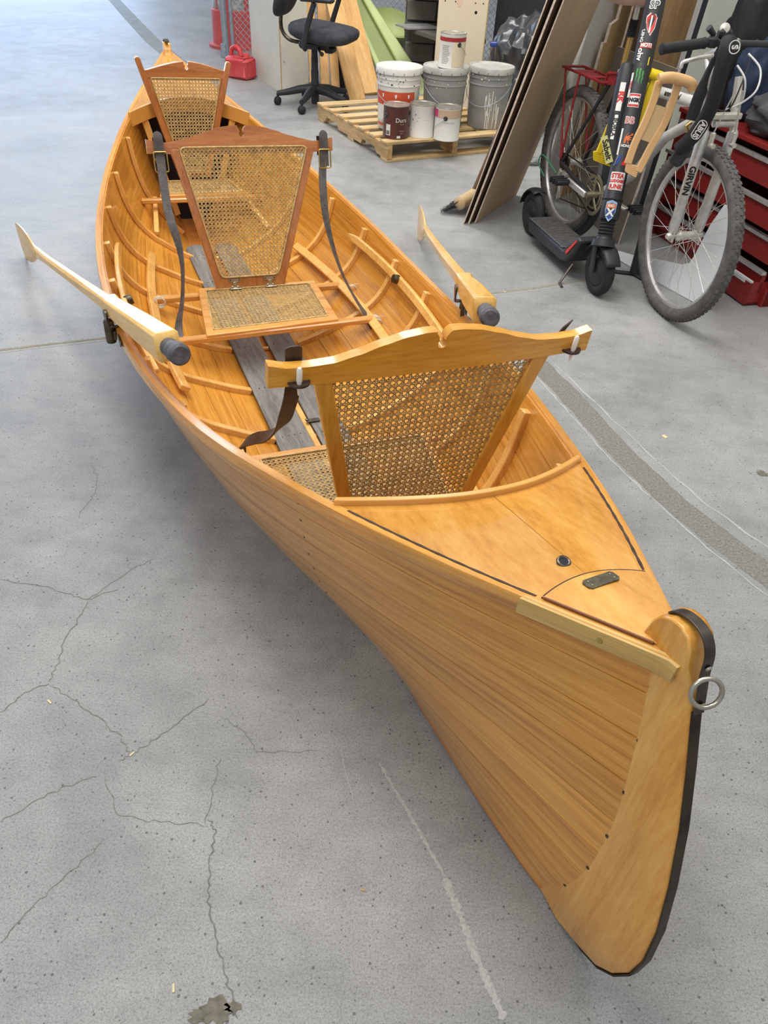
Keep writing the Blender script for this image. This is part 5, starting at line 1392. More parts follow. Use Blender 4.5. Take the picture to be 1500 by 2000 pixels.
# rim sticker
# measured points in the bicycle plane
bb_ = BP(1163, 380, -.03); hubR = Vector((0, 0, .34)); hubF = Vector((WBASE, 0, .342))
seatc = BP(1214, 140); headb = BP(1378, 225); headt = BP(1388, 160)
for s_ in (-1, 1): mb = MB(); mb.tube([hubR + Vector((0, s_ * .062, 0)), hubR + (seatc - hubR) * .45 + Vector((0, s_ * .045, 0)), seatc + Vector((0, s_ * .022, 0))], .0085, 8); part('seat_stay', mb, M['blackplastic'], bk, KX)
for s_ in (-1, 1): mb = MB(); mb.tube([hubR + Vector((0, s_ * .062, 0)), hubR + (bb_ - hubR) * .5 + Vector((0, s_ * .05, 0)), bb_ + Vector((0, s_ * .03, 0))], .011, 8); part('chain_stay', mb, M['blackplastic'], bk, KX)
mb = MB(); mb.tube([bb_ + Vector((0, .03, 0)), seatc + Vector((0, .0, .02))], .016, 12); part('seat_tube', mb, M['blackplastic'], bk, KX)
mb = MB(); mb.tube([bb_ + Vector((0, .03, .01)), BP(1232, 345, .02), BP(1300, 268, .0), headb], .021, 14); part('down_tube', mb, M['whitep'], bk, KX, label='white scuffed down tube')
tt0, tt1 = BP(1262, 172), BP(1372, 204)
mb = MB(); mb.tube([seatc, tt0, tt1, headt + (headb - headt) * .4], .0205, 16); tt = part('top_tube', mb, M['whitep'], bk, KX, label='white and yellow top tube with black lettering')
mb = MB(); ax_ = (tt1 - tt0).normalized(); mb.tube([tt0 + ax_ * .0, tt0 + ax_ * .05], [.0212, .0212], 16, caps=False); part('yellow_patch', mb, M['yellowp'], tt, KX)
def on_tube(p0, p1, r, pos, face, flip=1, rot=False):
    """mapping of flat lettering onto a tube: along the tube and round it"""
    ax = (p1 - p0).normalized(); f = Vector(face); f = (f - ax * f.dot(ax)).normalized(); sd = ax.cross(f)
    if rot: return lambda u, v: p0 + ax * (pos + v) + (f * math.cos(flip * u / r) + sd * math.sin(flip * u / r)) * r
    return lambda u, v: p0 + ax * (pos + u) + (f * math.cos(flip * v / r) + sd * math.sin(flip * v / r)) * r
camdir = (KX.to_3x3().inverted() @ (Vector((0, 0, CAM_H)) - WPX(WBASE * .8, 0, .5))).normalized()
def tube_text(s_, size, p0, p1, r, pos, mat, parent, frm, face, bold=0.0, border=None, rot=False, fl=None, name='lettering'):
    fl_ = fl if fl is not None else -1
    if border:
        bw, bh = border; f = on_tube(p0, p1, r + .0008, pos, face, fl_, rot); mb = MB(); mb.grid(lambda u, v: f((u - .5) * bw, (v - .5) * bh), 10, 10); part('sticker', mb, M['stk_white'], parent, frm, kind='stuff')
    f = on_tube(p0, p1, r + .0016, pos, face, fl_, rot); o = part(name, lettering(s_, size, f, bold), mat, parent, frm, smooth=False, kind='stuff'); return o
ttv = lambda: None
tube_text('annondal', .030, tt0, tt1, .0205, (tt1 - tt0).length * .56, M['stk_black'], tt, KX, camdir, .0008)
mb = MB(); mb.tube([headb - (headt - headb) * .2, headt + (headt - headb) * .35], .022, 16); part('head_tube', mb, M['alu'], bk, KX)
# fork: two silver legs with crown
l0, l1 = BP(1391, 150, -.055), hubF + Vector((0, -.060, .0))
m0 = BP(1376, 262, -.060)
crown = (BP(1385, 215) + BP(1392, 200)) / 2
for s_ in (-1, 1):
    top = Vector((l0.x, s_ * .058, l0.z)); mid = Vector((m0.x, s_ * .062, m0.z)); low = hubF + Vector((-.012, s_ * .060, .012))
    mb = MB(); mb.tube([low, low + (mid - low) * .05, mid, mid + (top - mid) * .05], [.017, .0205, .0205, .017], 16); lg = part('fork_leg', mb, M['alu'], bk, KX)
    mb = MB(); mb.tube([mid, mid + (top - mid) * .5, top], [.014, .018, .014], 14); part('stanchion', mb, M['chrome'], lg, KX)
    mb = MB(); mb.box(low + Vector((.004, 0, -.016)), (.030, .012, .044), bev=.003); part('dropout', mb, M['alu'], lg, KX)
    if s_ < 0:
        tube_text('GIRVIN', .034, mid, low, .0205, (low - mid).length * .44, M['stk_black'], lg, KX, camdir, .0012)
mb = MB(); mb.beam((m0.x, -.07, m0.z + .06), (m0.x, .07, m0.z + .06), .03, .022, bev=.004); mb.tube([(m0.x, -.035, m0.z + .035), (m0.x, .05, m0.z + .035)], .013, 10); part('fork_brace', mb, M['chrome'], bk, KX)
mb = MB(); mb.tube([hubF + Vector((0, -.085, 0)), hubF + Vector((0, .075, 0))], .0065, 10); mb.lathe([(.0001, 0), (.013, 0), (.013, .012), (.009, .018), (.0001, .018)], 14, hubF + Vector((0, -.072, 0)), (0, -1, 0)); mb.tube([hubF + Vector((0, .075, 0)), hubF + Vector((-.02, .085, -.05))], .005, 8); part('quick_release', mb, M['chrome'], bk, KX)
for s_ in (-1, 1):
    mb = MB(); q = Vector((m0.x + .03, s_ * .045, m0.z - .01)); mb.box(q, (.016, .016, .045), bev=.003); mb.tube([q + Vector((0, 0, .02)), Vector((m0.x + .04, s_ * .015, m0.z + .15))], .0028, 6); mb.lathe([(.0001, -.012), (.009, -.012), (.009, .012), (.0001, .012)], 12, q + Vector((.01, 0, -.02)), (1, 0, 0)); part('brake_arm', mb, M['chrome'], bk, KX)
# stem, bars, grips, levers
sb = BP(1392, 100); bar0 = BP(1292, 96, -.30)
H0 = KX.inverted() @ atY(1292, 96, 2.98); H1 = KX.inverted() @ atY(1376, 84, 3.03); H2 = KX.inverted() @ atY(1500, 86, 3.25)
mb = MB(); mb.tube([headt, sb + Vector((-.02, 0, -.02)), (H1 + H2) / 2], .018, 12); part('handlebar_stem', mb, M['alu'], bk, KX, label='silver handlebar stem')
mb = MB(); mb.tube([H0, H1, (H1 + H2) / 2, H2], .011, 10); part('handlebar', mb, M['blackplastic'], bk, KX)
mb = MB(); g_d = (H1 - H0).normalized(); mb.tube([H0 - g_d * .002, H0, H0 + g_d * .012, H1 - g_d * .01, H1], [.014, .0185, .0165, .0165, .0185], 16); part('grip', mb, M['rubber2'], bk, KX)
mb = MB(); c_ = H1 + g_d * .03; mb.box(c_, (.035, .035, .035), bev=.008); mb.box(c_ + g_d * .04 + Vector((0, 0, .02)), (.03, .05, .03), bev=.008)
mb.tube([c_ + Vector((0, 0, .02)), c_ - g_d * .03 + Vector((0, 0, .045))], [.008, .011], 10); part('shifter', mb, M['blackplastic'], bk, KX)
mb = MB(); mb.lathe([(.0001, .012), (.016, .010), (.018, 0), (.016, -.012), (.0001, -.012)], 16, c_ + g_d * .035 + Vector((0, 0, .035)), camdir); part('bell', mb, M['chrome'], bk, KX)
Lv = [KX.inverted() @ atY(*p) for p in ((1392, 108, 3.00), (1368, 112, 2.98), (1345, 118, 2.97), (1334, 122, 2.97), (1330, 133, 2.97))]
mb = MB(); mb.tube(curve(Lv, 4), [.007] * 13 + [.006] * 4, 8); part('brake_lever', mb, M['chrome'], bk, KX)
for pts, mt in (([(1402, 118, 3.02), (1388, 150, 3.02), (1380, 185, 3.06)], 'whitep'), ([(1462, 105, 3.1), (1485, 135, 3.05), (1478, 175, 3.0), (1450, 200, 3.0), (1418, 215, 3.02)], 'whitep'), ([(1440, 128, 3.05), (1455, 155, 3.0), (1452, 190, 3.0), (1440, 210, 3.02)], 'whitep'),
                ([(1468, 108, 3.1), (1450, 160, 3.0), (1425, 212, 3.0), (1400, 215, 3.02)], 'stk_black')):
    mb = MB(); mb.tube(curve([KX.inverted() @ atY(*p) for p in pts], 8), .0035 if mt == 'whitep' else .0025, 7); part('cable', mb, M[mt], bk, KX)
# seat post, bellows, saddle
s0, s1, s2 = BP(1222, 124), BP(1232, 72), BP(1240, 38)
mb = MB(); mb.tube([seatc - (s1 - s0) * .2, s1], .0135, 12); part('seat_post', mb, M['gold'], bk, KX)
mb = MB(); n_ = 10; dd = (s2 - s1); mb.tube([s1 + dd * (i / (2 * n_)) for i in range(2 * n_ + 1)], [.021 if i % 2 else .0165 for i in range(2 * n_ + 1)], 14); part('bellows', mb, M['rubber2'], bk, KX)
mb = MB(); mb.tube([s2, s2 + Vector((0, 0, .05))], .012, 10); mb.box(s2 + Vector((0, 0, .055)), (.05, .04, .02), bev=.005); part('seat_clamp', mb, M['alu'], bk, KX)
mb = MB()
def sad(u, v):
    x = -.15 + .28 * u; w = (.10 * (1 - u) ** .8 + .022); a = PI * v; return s2 + Vector((x, math.cos(a) * w, .115 - .015 * math.sin(PI * u) + .045 * (math.sin(a) ** .6 if math.sin(a) > 0 else 0) - .05))
mb.grid(sad, 14, 12, None, flip=True); mb.grid(lambda u, v: (lambda p, q: p + (q - p) * v)(sad(u, 0), sad(u, 1)), 14, 4); part('saddle', mb, M['brownseat'], bk, KX)
# cranks and chainring
cr = bb_; RR = .088
mb = MB(); n_ = 46
vs = []
for k in range(n_ * 2):
    a = PI * k / n_; r = RR + (.006 if k % 2 else 0)
    for rr in (r, RR - .012):
        for h in (-.0018, .0018): vs.append(cr + Vector((rr * math.cos(a), -.012 + h, rr * math.sin(a))))
N2 = n_ * 2; fs = []
for k in range(N2):
    a, b2 = 4 * k, 4 * ((k + 1) % N2); fs += [(a, b2, b2 + 1, a + 1), (a + 2, a + 3, b2 + 3, b2 + 2), (a, a + 2, b2 + 2, b2), (a + 1, b2 + 1, b2 + 3, a + 3)]
mb.add(vs, fs); mb.torus(cr + Vector((0, -.010, 0)), .060, .005, (0, 1, 0), 40, 6, .6)
for k in range(5):
    a = 2 * PI * k / 5 + .4; mb.beam(cr + Vector((.012 * math.cos(a), -.014, .012 * math.sin(a))), cr + Vector((.080 * math.cos(a), -.012, .080 * math.sin(a))), .014, .005, up=(0, 1, 0), bev=.001)
mb.lathe([(.0001, -.050), (.014, -.050), (.018, -.018), (.018, .02), (.0001, .02)], 18, cr, (0, 1, 0)); part('chainring', mb, plain('worn_gold_grey_alloy', (168, 160, 136), .4, .85, var=.15), bk, KX)
ca = BP(1098, 330, -.07)
ca = cr + (ca - cr).normalized() * .17; 
mb = MB(); mb.beam(cr + Vector((0, -.055, 0)), Vector((ca.x, -.100, ca.z)), .030, .016, up=(0, 1, 0), bev=.004); part('crank_arm', mb, M['alu'], bk, KX)
pd = Vector((ca.x, -.145, ca.z)); mb = MB(); mb.box(pd, (.085, .060, .018), bev=.004)
for sx in (-.03, 0, .03): mb.box(pd + Vector((sx, 0, 0)), (.008, .075, .028), bev=.002)
part('pedal', mb, M['blackplastic'], bk, KX)
cb = cr - (ca - cr).normalized() * .17
mb = MB(); mb.beam(cr + Vector((0, .035, 0)), Vector((cb.x, .05, cb.z)), .014, .028, up=(0, 1, 0), bev=.004); part('crank_arm', mb, M['alu'], bk, KX)
pd = Vector((cb.x + .01, .10, cb.z)); mb = MB(); mb.box(pd, (.085, .060, .018), bev=.004)
for sx in (-.03, 0, .03): mb.box(pd + Vector((sx, 0, 0)), (.008, .075, .028), bev=.002)
part('pedal', mb, M['blackplastic'], bk, KX)
# derailleur, chain, sprockets, green cable
mb = MB()
for k, r in enumerate((.045, .040, .034, .028, .022)): mb.lathe([(r, 0), (r, .002), (.014, .002)], 22, (0, -.052 + .006 * k, .34), (0, 1, 0))
part('sprockets', mb, M['bronze'], bk, KX, kind='stuff')
mb = MB(); mb.box((-.005, -.058, .275), (.03, .02, .075), Matrix.Rotation(.35, 3, 'Y'), .006); mb.box((.02, -.06, .215), (.02, .014, .09), Matrix.Rotation(-.25, 3, 'Y'), .005)
for z in (.245, .185): mb.lathe([(.018, -.004), (.018, .004), (.0001, .004)], 14, (.015, -.055, z), (0, 1, 0))
mb.box((.05, -.052, .30), (.05, .03, .035), bev=.008); part('derailleur', mb, M['chrome'], bk, KX, kind='stuff')
mb = MB(); mb.tube([(0, -.045, .298), cr + Vector((-.01, -.012, -RR))], .0035, 5); mb.tube([(.02, -.05, .17), cr + Vector((-.03, -.012, -RR + .01))], .0035, 5); mb.tube([(0, -.045, .382), cr + Vector((0, -.012, RR))], .0035, 5); part('chain', mb, M['iron'], bk, KX, kind='stuff')
mb = MB(); mb.tube(curve([BP(1063, 345, -.08), BP(1052, 318, -.10), BP(1060, 302, -.10), BP(1078, 325, -.08), BP(1086, 338, -.07)], 6), .0035, 7); part('shift_cable', mb, M['green_cable'], bk, KX, label='green cable loop by the derailleur')
# rear rack
rk = [BP(1100, 137, -.05), BP(1128, 146, -.05), BP(1180, 156, -.05)]
z_ = .74; mb = MB(); y_ = .055
ra, rb_ = rk[0].x, rk[2].x; z_ = (rk[0].z + rk[2].z) / 2
for s_ in (-1, 1): mb.tube([(ra, s_ * y_, z_), (rb_, s_ * y_, z_ + .005), (rb_ + .07, s_ * .03, z_ + .02)], .006, 8)
for t in (0, .33, .66, 1): mb.tube([(ra + (rb_ - ra) * t, -y_, z_), (ra + (rb_ - ra) * t, y_, z_)], .006, 8)
mb.box(((ra + rb_) / 2 - .03, 0, z_), ((rb_ - ra) * .4, .07, .004))
rack = part('rear_rack', mb, M['redrack'], bk, KX, label='dark red luggage rack')
mb = MB(); mb.tube([(rb_ + .01, -.05, z_ + .0), (rb_ + .02, -.05, z_ + .045), (rb_ + .10, -.05, z_ + .06)], .005, 8); mb.prism([(0, 0), (.09, .01), (.085, .06), (.02, .055)], .004, (rb_ + .0, -.045, z_ + .0), (1, 0, 0), (0, 0, 1)); part('rack_plate', mb, M['redrack'], rack, KX)
for s_ in (-1, 1):
    for t in (.08, .45):
        mb = MB(); mb.tube([(ra + (rb_ - ra) * t, s_ * y_, z_), (.0, s_ * .072, .36)], .0055, 8); part('rack_strut', mb, M['redrack'], rack, KX)
mb = MB(); mb.lathe([(.352, -.028), (.362, -.020), (.365, 0), (.362, .020), (.352, .028)], 40, (0, 0, .34), (0, 1, 0), .3, 2.6); part('mudguard', mb, M['blackplastic'], bk, KX, solid=.002)
# lock sleeve draped over the stem
g = [(1424, 78, 2.92), (1418, 100, 2.90), (1405, 150, 2.90), (1390, 205, 2.92), (1366, 250, 2.96), (1345, 275, 2.98), (1326, 292, 3.0)]
lk = thing('bicycle_lock', 'black fabric-sleeved folding lock draped over the bicycle handlebar', 'lock', Matrix.Translation((1.1, 2.95, 0)))
lp = [atY(*p) for p in g]; mb = MB(); mb.tube(curve(lp, 6), [.024, .030] + [.032] * 30 + [.030] * 3 + [.026, .020], 10) if False else mb.tube(curve(lp, 6), .026, 10)
sl_ = part('sleeve', mb, M['blackcloth'], lk, None)
lp2 = [atY(*p) for p in ((1424, 80, 3.0), (1405, 110, 3.04), (1385, 150, 3.06), (1365, 190, 3.06), (1350, 235, 3.05))]; mb = MB(); mb.tube(curve(lp2, 6), .022, 10); part('sleeve', mb, M['blackcloth'], lk, None)
mb = MB(); mb.tube([atY(1345, 262, 3.0), atY(1341, 245, 3.0), atY(1350, 238, 3.0)], .008, 8); part('shackle', mb, M['gold'], lk, None)
mb = MB(); mb.box(atY(1330, 300, 3.0), (.05, .04, .09), Matrix.Rotation(.4, 3, 'Y'), .012); part('lock_body', mb, M['blackplastic'], lk, None)
toC = lambda p: (Vector((0, 0, CAM_H)) - p).normalized()
for (pa, pb, word) in (((1380, 232, 2.90), (1356, 268, 2.93), 'ABUS'), ((1436, 76, 2.87), (1434, 104, 2.87), 'S')):
    A_, B_ = atY(*pa), atY(*pb); ax = (B_ - A_); L_ = ax.length; ax.normalize(); c_ = (A_ + B_) / 2; nn_ = toC(c_); nn_ = (nn_ - ax * nn_.dot(ax)).normalized(); sd = nn_.cross(ax); c_ = c_ + nn_ * .012
    n_ = 24; w2 = .017
    def ov(k, r): a = 2 * PI * k / n_; return c_ + ax * ((L_ / 2 - w2) * (1 if math.cos(a) > 0 else -1) * (abs(math.cos(a)) > .001) + w2 * r * math.cos(a)) + sd * w2 * r * math.sin(a)
    mb = MB(); vs = [ov(k, 1) + nn_ * .001 for k in range(n_)] + [ov(k, .82) + nn_ * .001 for k in range(n_)]; mb.add(vs, [(k, (k + 1) % n_, n_ + (k + 1) % n_, n_ + k) for k in range(n_)]); part('logo_outline', mb, M['stk_white'], sl_, None, smooth=False)
    part('lettering', lettering(word, .026, lambda u, v: c_ + ax * u - sd * v * -1 + nn_ * .0015, .001), M['stk_white'], sl_, None, smooth=False, kind='stuff')

# ---- electric scooter
SC0 = Vector((.690, 3.985, 0)); SC1 = Vector((.900, 3.262, 0)); e2 = (SC1 - SC0).normalized(); s2_ = Vector((-e2.y, e2.x, 0)); s2_ = s2_ if s2_.x > 0 else -s2_
ZX = Matrix.Translation(SC0) @ Matrix((e2, s2_, Vector((0, 0, 1)))).transposed().to_4x4()
sc = thing('kick_scooter', 'black electric kick scooter with a sticker-covered stem beside the bicycle', 'scooter', ZX)
WB = (SC1 - SC0).length
for x_, nm in ((0, 'rear'), (WB, 'front')):
    mb = MB(); mb.torus((x_, 0, .108), .084, .0245, (0, 1, 0), 40, 12); ty = part('tyre', mb, M['rubber2'], sc, ZX)
    mb = MB(); mb.lathe([(.0001, -.027), (.05, -.026), (.066, -.018), (.066, .018), (.05, .026), (.0001, .027)], 28, (x_, 0, .108), (0, 1, 0)); part('hub_motor' if nm == 'front' else 'wheel_hub', mb, M['blackplastic'], sc, ZX)
mb = MB(); mb.prism([(.10, .085), (.13, .060), (.50, .060), (.56, .075), (.62, .13), (.66, .205), (.62, .215), (.55, .15), (.52, .120), (.12, .120)], .150, (0, 0, 0), (1, 0, 0), (0, 0, 1)); dk = part('deck_body', mb, M['blackplastic'], sc, ZX, bevel=.012)
mb = MB(); mb.box((.31, 0, .1235), (.40, .148, .006), bev=.002); mt_ = part('deck_mat', mb, M['darkgrey'], sc, ZX, label='grey ribbed deck mat')
mb = MB()
for i in range(22):
    for s_ in (-1, 1): mb.beam((.135 + .0165 * i, 0, .1275), (.147 + .0165 * i, s_ * .068, .1275), .006, .003)
part('mat_ridges', mb, M['rubber'], mt_, ZX, smooth=False, kind='stuff')
for s_ in (-1, 1):
    mb = MB(); mb.beam((.0, s_ * .045, .108), (.14, s_ * .062, .100), .012, .034, bev=.004); part('rear_fork', mb, M['blackplastic'], sc, ZX)
    mb = MB(); mb.prism([(.565, .112), (.635, .192), (.628, .200), (.552, .122)], .004, (0, s_ * .077, 0), (1, 0, 0), (0, 0, 1)); part('reflector', mb, M['stk_red'], sc, ZX, label='red side reflector')
mb = MB(); mb.grid(lambda u, v: Vector((0 + (.122 - .012 * abs(2 * v - 1) ** 3) * math.sin(math.radians(-80 + (100) * u)), (v - .5) * .072, .108 + (.122 - .012 * abs(2 * v - 1) ** 3) * math.cos(math.radians(-80 + (100) * u)))), 16, 8); part('rear_fender', mb, M['blackplastic'], sc, ZX, solid=.004)
# stem leaning back
top_ = ZX.inverted() @ atY(1278, -20, 3.62)
b0 = Vector((WB - .025, 0, .30)); axs = (Vector((top_.x, 0, top_.z)) - b0).normalized(); axs = (ZX.inverted() @ atY(1281, 0, 3.60) - b0); axs.normalize()
P = lambda t: b0 + axs * t
for s_ in (-1, 1):
    mb = MB(); mb.beam((WB, s_ * .038, .100), (WB - .02, s_ * .040, .24), .012, .036, up=(1, 0, 0), bev=.005); part('front_fork', mb, M['blackplastic'], sc, ZX)
mb = MB(); mb.grid(lambda u, v: Vector((WB + (.122 - .012 * abs(2 * v - 1) ** 3) * math.sin(math.radians(-60 + (122) * u)), (v - .5) * .072, .108 + (.122 - .012 * abs(2 * v - 1) ** 3) * math.cos(math.radians(-60 + (122) * u)))), 16, 8); part('front_fender', mb, M['blackplastic'], sc, ZX, solid=.004)
mb = MB(); mb.lathe([(.0001, -.085), (.052, -.080), (.048, -.055), (.036, -.05)], 20, P(-.01), axs); mb.tube([P(-.09), P(-.05)], [.045, .034], 16); part('fork_crown', mb, M['blackplastic'], sc, ZX)
mb = MB(); mb.tube([P(-.055 + .0065 * i) for i in range(13)], [.034 if i % 2 else .028 for i in range(13)], 18); part('bellows', mb, M['rubber2'], sc, ZX)
mb = MB(); mb.tube([P(.02), P(.03), P(.10), P(.105), P(1.2)], [.038, .042, .041, .039, .039], 24); stem_ = part('stem', mb, M['blackplastic'], sc, ZX)
mb = MB(); mb.torus(P(.10), .042, .003, axs, 24, 6); part('clamp_ring', mb, M['rubber2'], stem_, ZX)
camd = (ZX.to_3x3().inverted() @ (Vector((0, 0, CAM_H)) - ZX @ P(.4))).normalized()
sidev = axs.cross(camd).normalized()
off = -sidev * .056 if (ZX.to_3x3() @ sidev).dot(RIGHT) > 0 else sidev * .056
Q = lambda t: P(t) + off * 1.0 + camd * .0
mb = MB(); mb.tube([P(.22) + off * .15, P(.27) + off * .7, Q(.34), Q(.585), Q(.61), Q(.62)], [.016, .028, .031, .031, .024, .008], 20); pouch = part('stem_tube', mb, M['blackplastic'], sc, ZX, label='second black tube strapped along the stem')
mb = MB(); mb.tube([(WB - .16, -.05, .075), (WB - .12, -.12, .006), (WB - .08, -.125, .004)], .006, 8); part('kickstand', mb, M['iron'], sc, ZX)
def stk(word, size, t, fn, mat, parent, r, border=None, bold=.0, rot=False, fl=-1):
    tube_text(word, size, fn(0), fn(1), r, t, mat, parent, ZX, camd, bold, border, rot, fl)
def plate(fn, r, t, w, h, mat, parent, lift=.001, shape=None, du=0.0, name='sticker'):
    f = on_tube(fn(0), fn(1), r + lift, t, camd, 1 if True else -1, True); mb = MB()
    if shape: mb.add([f(du + x * w, y * h) for x, y in shape], [tuple(range(len(shape)))])
    else: mb.grid(lambda u, v: f(du + (u - .5) * w, (v - .5) * h), 6, 3)
    return part(name, mb, M[mat], parent, ZX, smooth=False)
# which way round is picture-right on the tube
fR = on_tube(P(0), P(1), .034, .3, camd, 1, True); SG = 1 if (ZX.to_3x3() @ (fR(.02, 0) - fR(-.02, 0))).dot(RIGHT) > 0 else -1
def plate2(fn, r, t, w, h, mat, parent, lift=.001, shape=None, du=0.0):
    f = on_tube(fn(0), fn(1), r + lift, t, camd, SG, True); mb = MB()
    if shape: mb.add([f(du + x * w, y * h) for x, y in shape], [tuple(range(len(shape)))])
    else: mb.grid(lambda u, v: f(du + (u - .5) * w, (v - .5) * h), 6, 3)
    return part('sticker', mb, M[mat], parent, ZX, smooth=False)
def across(word, size, fn, r, t, mat, parent, bold=.0006, du=0.0, lift=.002, slant=0.0):
    f = on_tube(fn(0), fn(1), r + lift, t, camd, SG, True); part('lettering', lettering(word, size, lambda u, v: f(du + u, v + slant * u), bold), mat if not isinstance(mat, str) else M[mat], parent, ZX, smooth=False, kind='stuff')
def along(word, size, fn, r, t, mat, parent, bold=.0006, down=True, du=0.0, lift=.002):
    """reads down the tube"""
    f = on_tube(fn(0), fn(1), r + lift, t, camd, SG, True); part('lettering', lettering(word, size, (lambda u, v: f(du + v, -u)) if down else (lambda u, v: f(du - v, u)), bold), M[mat], parent, ZX, smooth=False, kind='stuff')
R1, R2 = .039, .031
shield = [(-.5, .45), (0, .55), (.5, .45), (.5, 0), (.3, -.35), (0, -.55), (-.3, -.35), (-.5, 0)]
plate2(P, .0415, 0.052, .046, .078, 'stk_cyan', stem_, .001, shield); plate2(P, .0415, 0.072, .040, .018, 'stk_orange', stem_, .002); plate2(P, .0415, 0.045, .038, .048, 'stk_blue', stem_, .002, [(-.5, .5), (.5, .5), (.5, .1), (.25, -.35), (0, -.55), (-.25, -.35), (-.5, .1)])
across('RAD', .014, P, .0415, 0.072, 'stk_white', stem_, .0005, lift=.0028); across('X', .040, P, .0415, 0.045, 'stk_white', stem_, .0022, lift=.0028)
plate2(P, R1, 0.17, .062, .070, 'stk_white', stem_); across('STEA', .024, P, R1, 0.19, 'stk_red', stem_, .001); across('LUDOGE', .015, P, R1, 0.17, 'stk_red', stem_, .001); across('JUNK', .024, P, R1, 0.148, 'stk_red', stem_, .001)
plate2(P, R1, 0.25, .058, .042, 'stk_white', stem_, .001, [(-.5, -.5), (-.3, .5), (.5, .5), (.5, -.5)]); plate2(P, R1, 0.25, .022, .036, 'stk_blue', stem_, .002, [(-.5, -.5), (0, .5), (.5, .5), (.0, -.5)], du=-.012); plate2(P, R1, 0.25, .020, .036, 'stk_red', stem_, .002, [(-.5, -.5), (.3, .5), (.6, .5), (.4, -.5)], du=.012)
wing = [(-.5, -.5), (-.45, .1), (-.2, .45), (.5, .5), (.5, .3), (0, .2), (.5, .1), (.1, 0), (.5, -.1), (0, -.25), (.2, -.5)]
plate2(P, R1, 0.335, .034, .040, 'stk_orange', stem_, .0012, wing, du=.010); across('HONDA', .013, P, R1, 0.305, 'stk_white', stem_, .0006, du=.010)
plate2(P, R1, 0.32, .008, .10, 'stk_white', stem_, .001, None, du=-.022)
across('BB', .036, P, R1, 0.4, 'stk_white', stem_, .0016)
across('BB', .036, P, R1, 0.4, 'stk_red', stem_, -.0004, lift=.0026)
plate2(P, R1, 0.475, .046, .050, 'stk_white', stem_); plate2(P, R1, 0.475, .042, .045, 'stk_red', stem_, .0016); plate2(P, R1, 0.475, .038, .030, 'stk_white', stem_, .0022); across('NGK', .020, P, R1, 0.475, 'stk_black', stem_, .0014, lift=.0028)
for i, du in enumerate((-.012, 0, .012)):
    plate2(P, R1, .565 - .004 * i, .008, .062 - .010 * abs(i - 1), 'stk_green', stem_, .0016, [(-.5, .5), (.4, .45), (.2, .1), (.5, -.05), (.1, -.2), (.2, -.5), (-.4, -.2), (-.2, 0), (-.5, .2)], du=du)
plate2(P, R1, 0.53, .010, .09, 'stk_white', stem_, .001, None, du=-.030); along('TEXA', .012, P, R1, 0.53, 'stk_red', stem_, .0004, du=-.030)
plate2(P, R1, 0.62, .034, .030, 'yellowp', stem_, .0012, [(-.5, -.5), (.5, -.5), (.5, .5)], du=.010)
along('ohv', .030, P, R1, 0.64, 'stk_white', stem_, .0012, du=-.018)
plate2(P, R1, 0.672, .050, .018, 'stk_red', stem_); across('MOTI', .018, P, R1, 0.672, 'stk_white', stem_, .001)
along('UING', .018, P, R1, 0.705, 'stk_white', stem_, .0006, du=-.024)
shl = [(-.5, .35), (-.2, .5), (.3, .45), (.5, .3), (.45, -.15), (.15, -.5), (-.2, -.25), (-.45, .1)]
plate2(P, R1, 0.745, .044, .080, 'stk_white', stem_, .0010, shl); plate2(P, R1, 0.745, .038, .070, 'stk_red', stem_, .0018, shl); plate2(P, R1, 0.745, .006, .060, 'stk_white', stem_, .0024)
across('SP', .040, P, R1, 0.812, 'stk_white', stem_, .0024); across('SP', .036, P, R1, 0.812, 'stk_black', stem_, .0000, lift=.0026)
plate2(Q, R2, .485, .022, .105, 'stk_white', pouch); along('RK', .032, Q, R2, .485, 'stk_red', pouch, .0016)
plate2(Q, R2, .372, .014, .092, 'stk_white', pouch); along('BORLA', .022, Q, R2, .372, 'stk_black', pouch, .0006)
# tilted strap of lettering below the pouch
# ---- crutch-shaped plastic frames hung on the bicycle
def flat_frame(name, lab, cat, Y, rails, bars, panel, slots, mat, mat2, th=.016, w=.020, grp=None, word=None):
    root = thing(name, lab, cat, Matrix.Translation((atY(*rails[0][0], Y).x, Y, 0)), grp)
    N_ = Vector((0, -1, .25)).normalized()
    for r_ in rails:
        pts = curve([atY(*q, Y) for q in r_], 5); m_ = len(pts); sd = []
        for i in range(m_): d = (pts[min(i + 1, m_ - 1)] - pts[max(i - 1, 0)]).normalized(); sd.append(d.cross(N_))
        mb = MB(); mb.strip(pts, sd, w, [N_] * m_, th); part('rail', mb, mat, root, None, bevel=.003)
    for q in bars:
        mb = MB(); pts = curve([atY(a, b, Y) + N_ * .008 for a, b in q], 5); m_ = len(pts); mb.tube(pts, .019, 12); part('cross_bar', mb, mat, root, None)
    if panel:
        mb = MB(); vs = [atY(a, b, Y) for a, b in panel]; n_ = len(vs); mb.add([v + N_ * .003 for v in vs] + [v - N_ * .003 for v in vs], [tuple(range(n_)), tuple(range(2 * n_ - 1, n_ - 1, -1))] + [(i, (i + 1) % n_, n_ + (i + 1) % n_, n_ + i) for i in range(n_)]); part('panel', mb, mat2, root, None, smooth=False)
    if slots:
        (a, b, c, d) = [atY(x, y, Y) for x, y in slots]
        for i in range(6):
            t = i / 5; mb = MB(); mb.beam(a.lerp(d, t), b.lerp(c, t), .006, .012, up=N_, bev=.001); part('slat', mb, mat, root, None)
        for i in range(5):
            t = i / 4; mb = MB(); mb.beam(a.lerp(b, t), d.lerp(c, t), .005, .012, up=N_, bev=.001); part('slat', mb, mat, root, None)
    return root
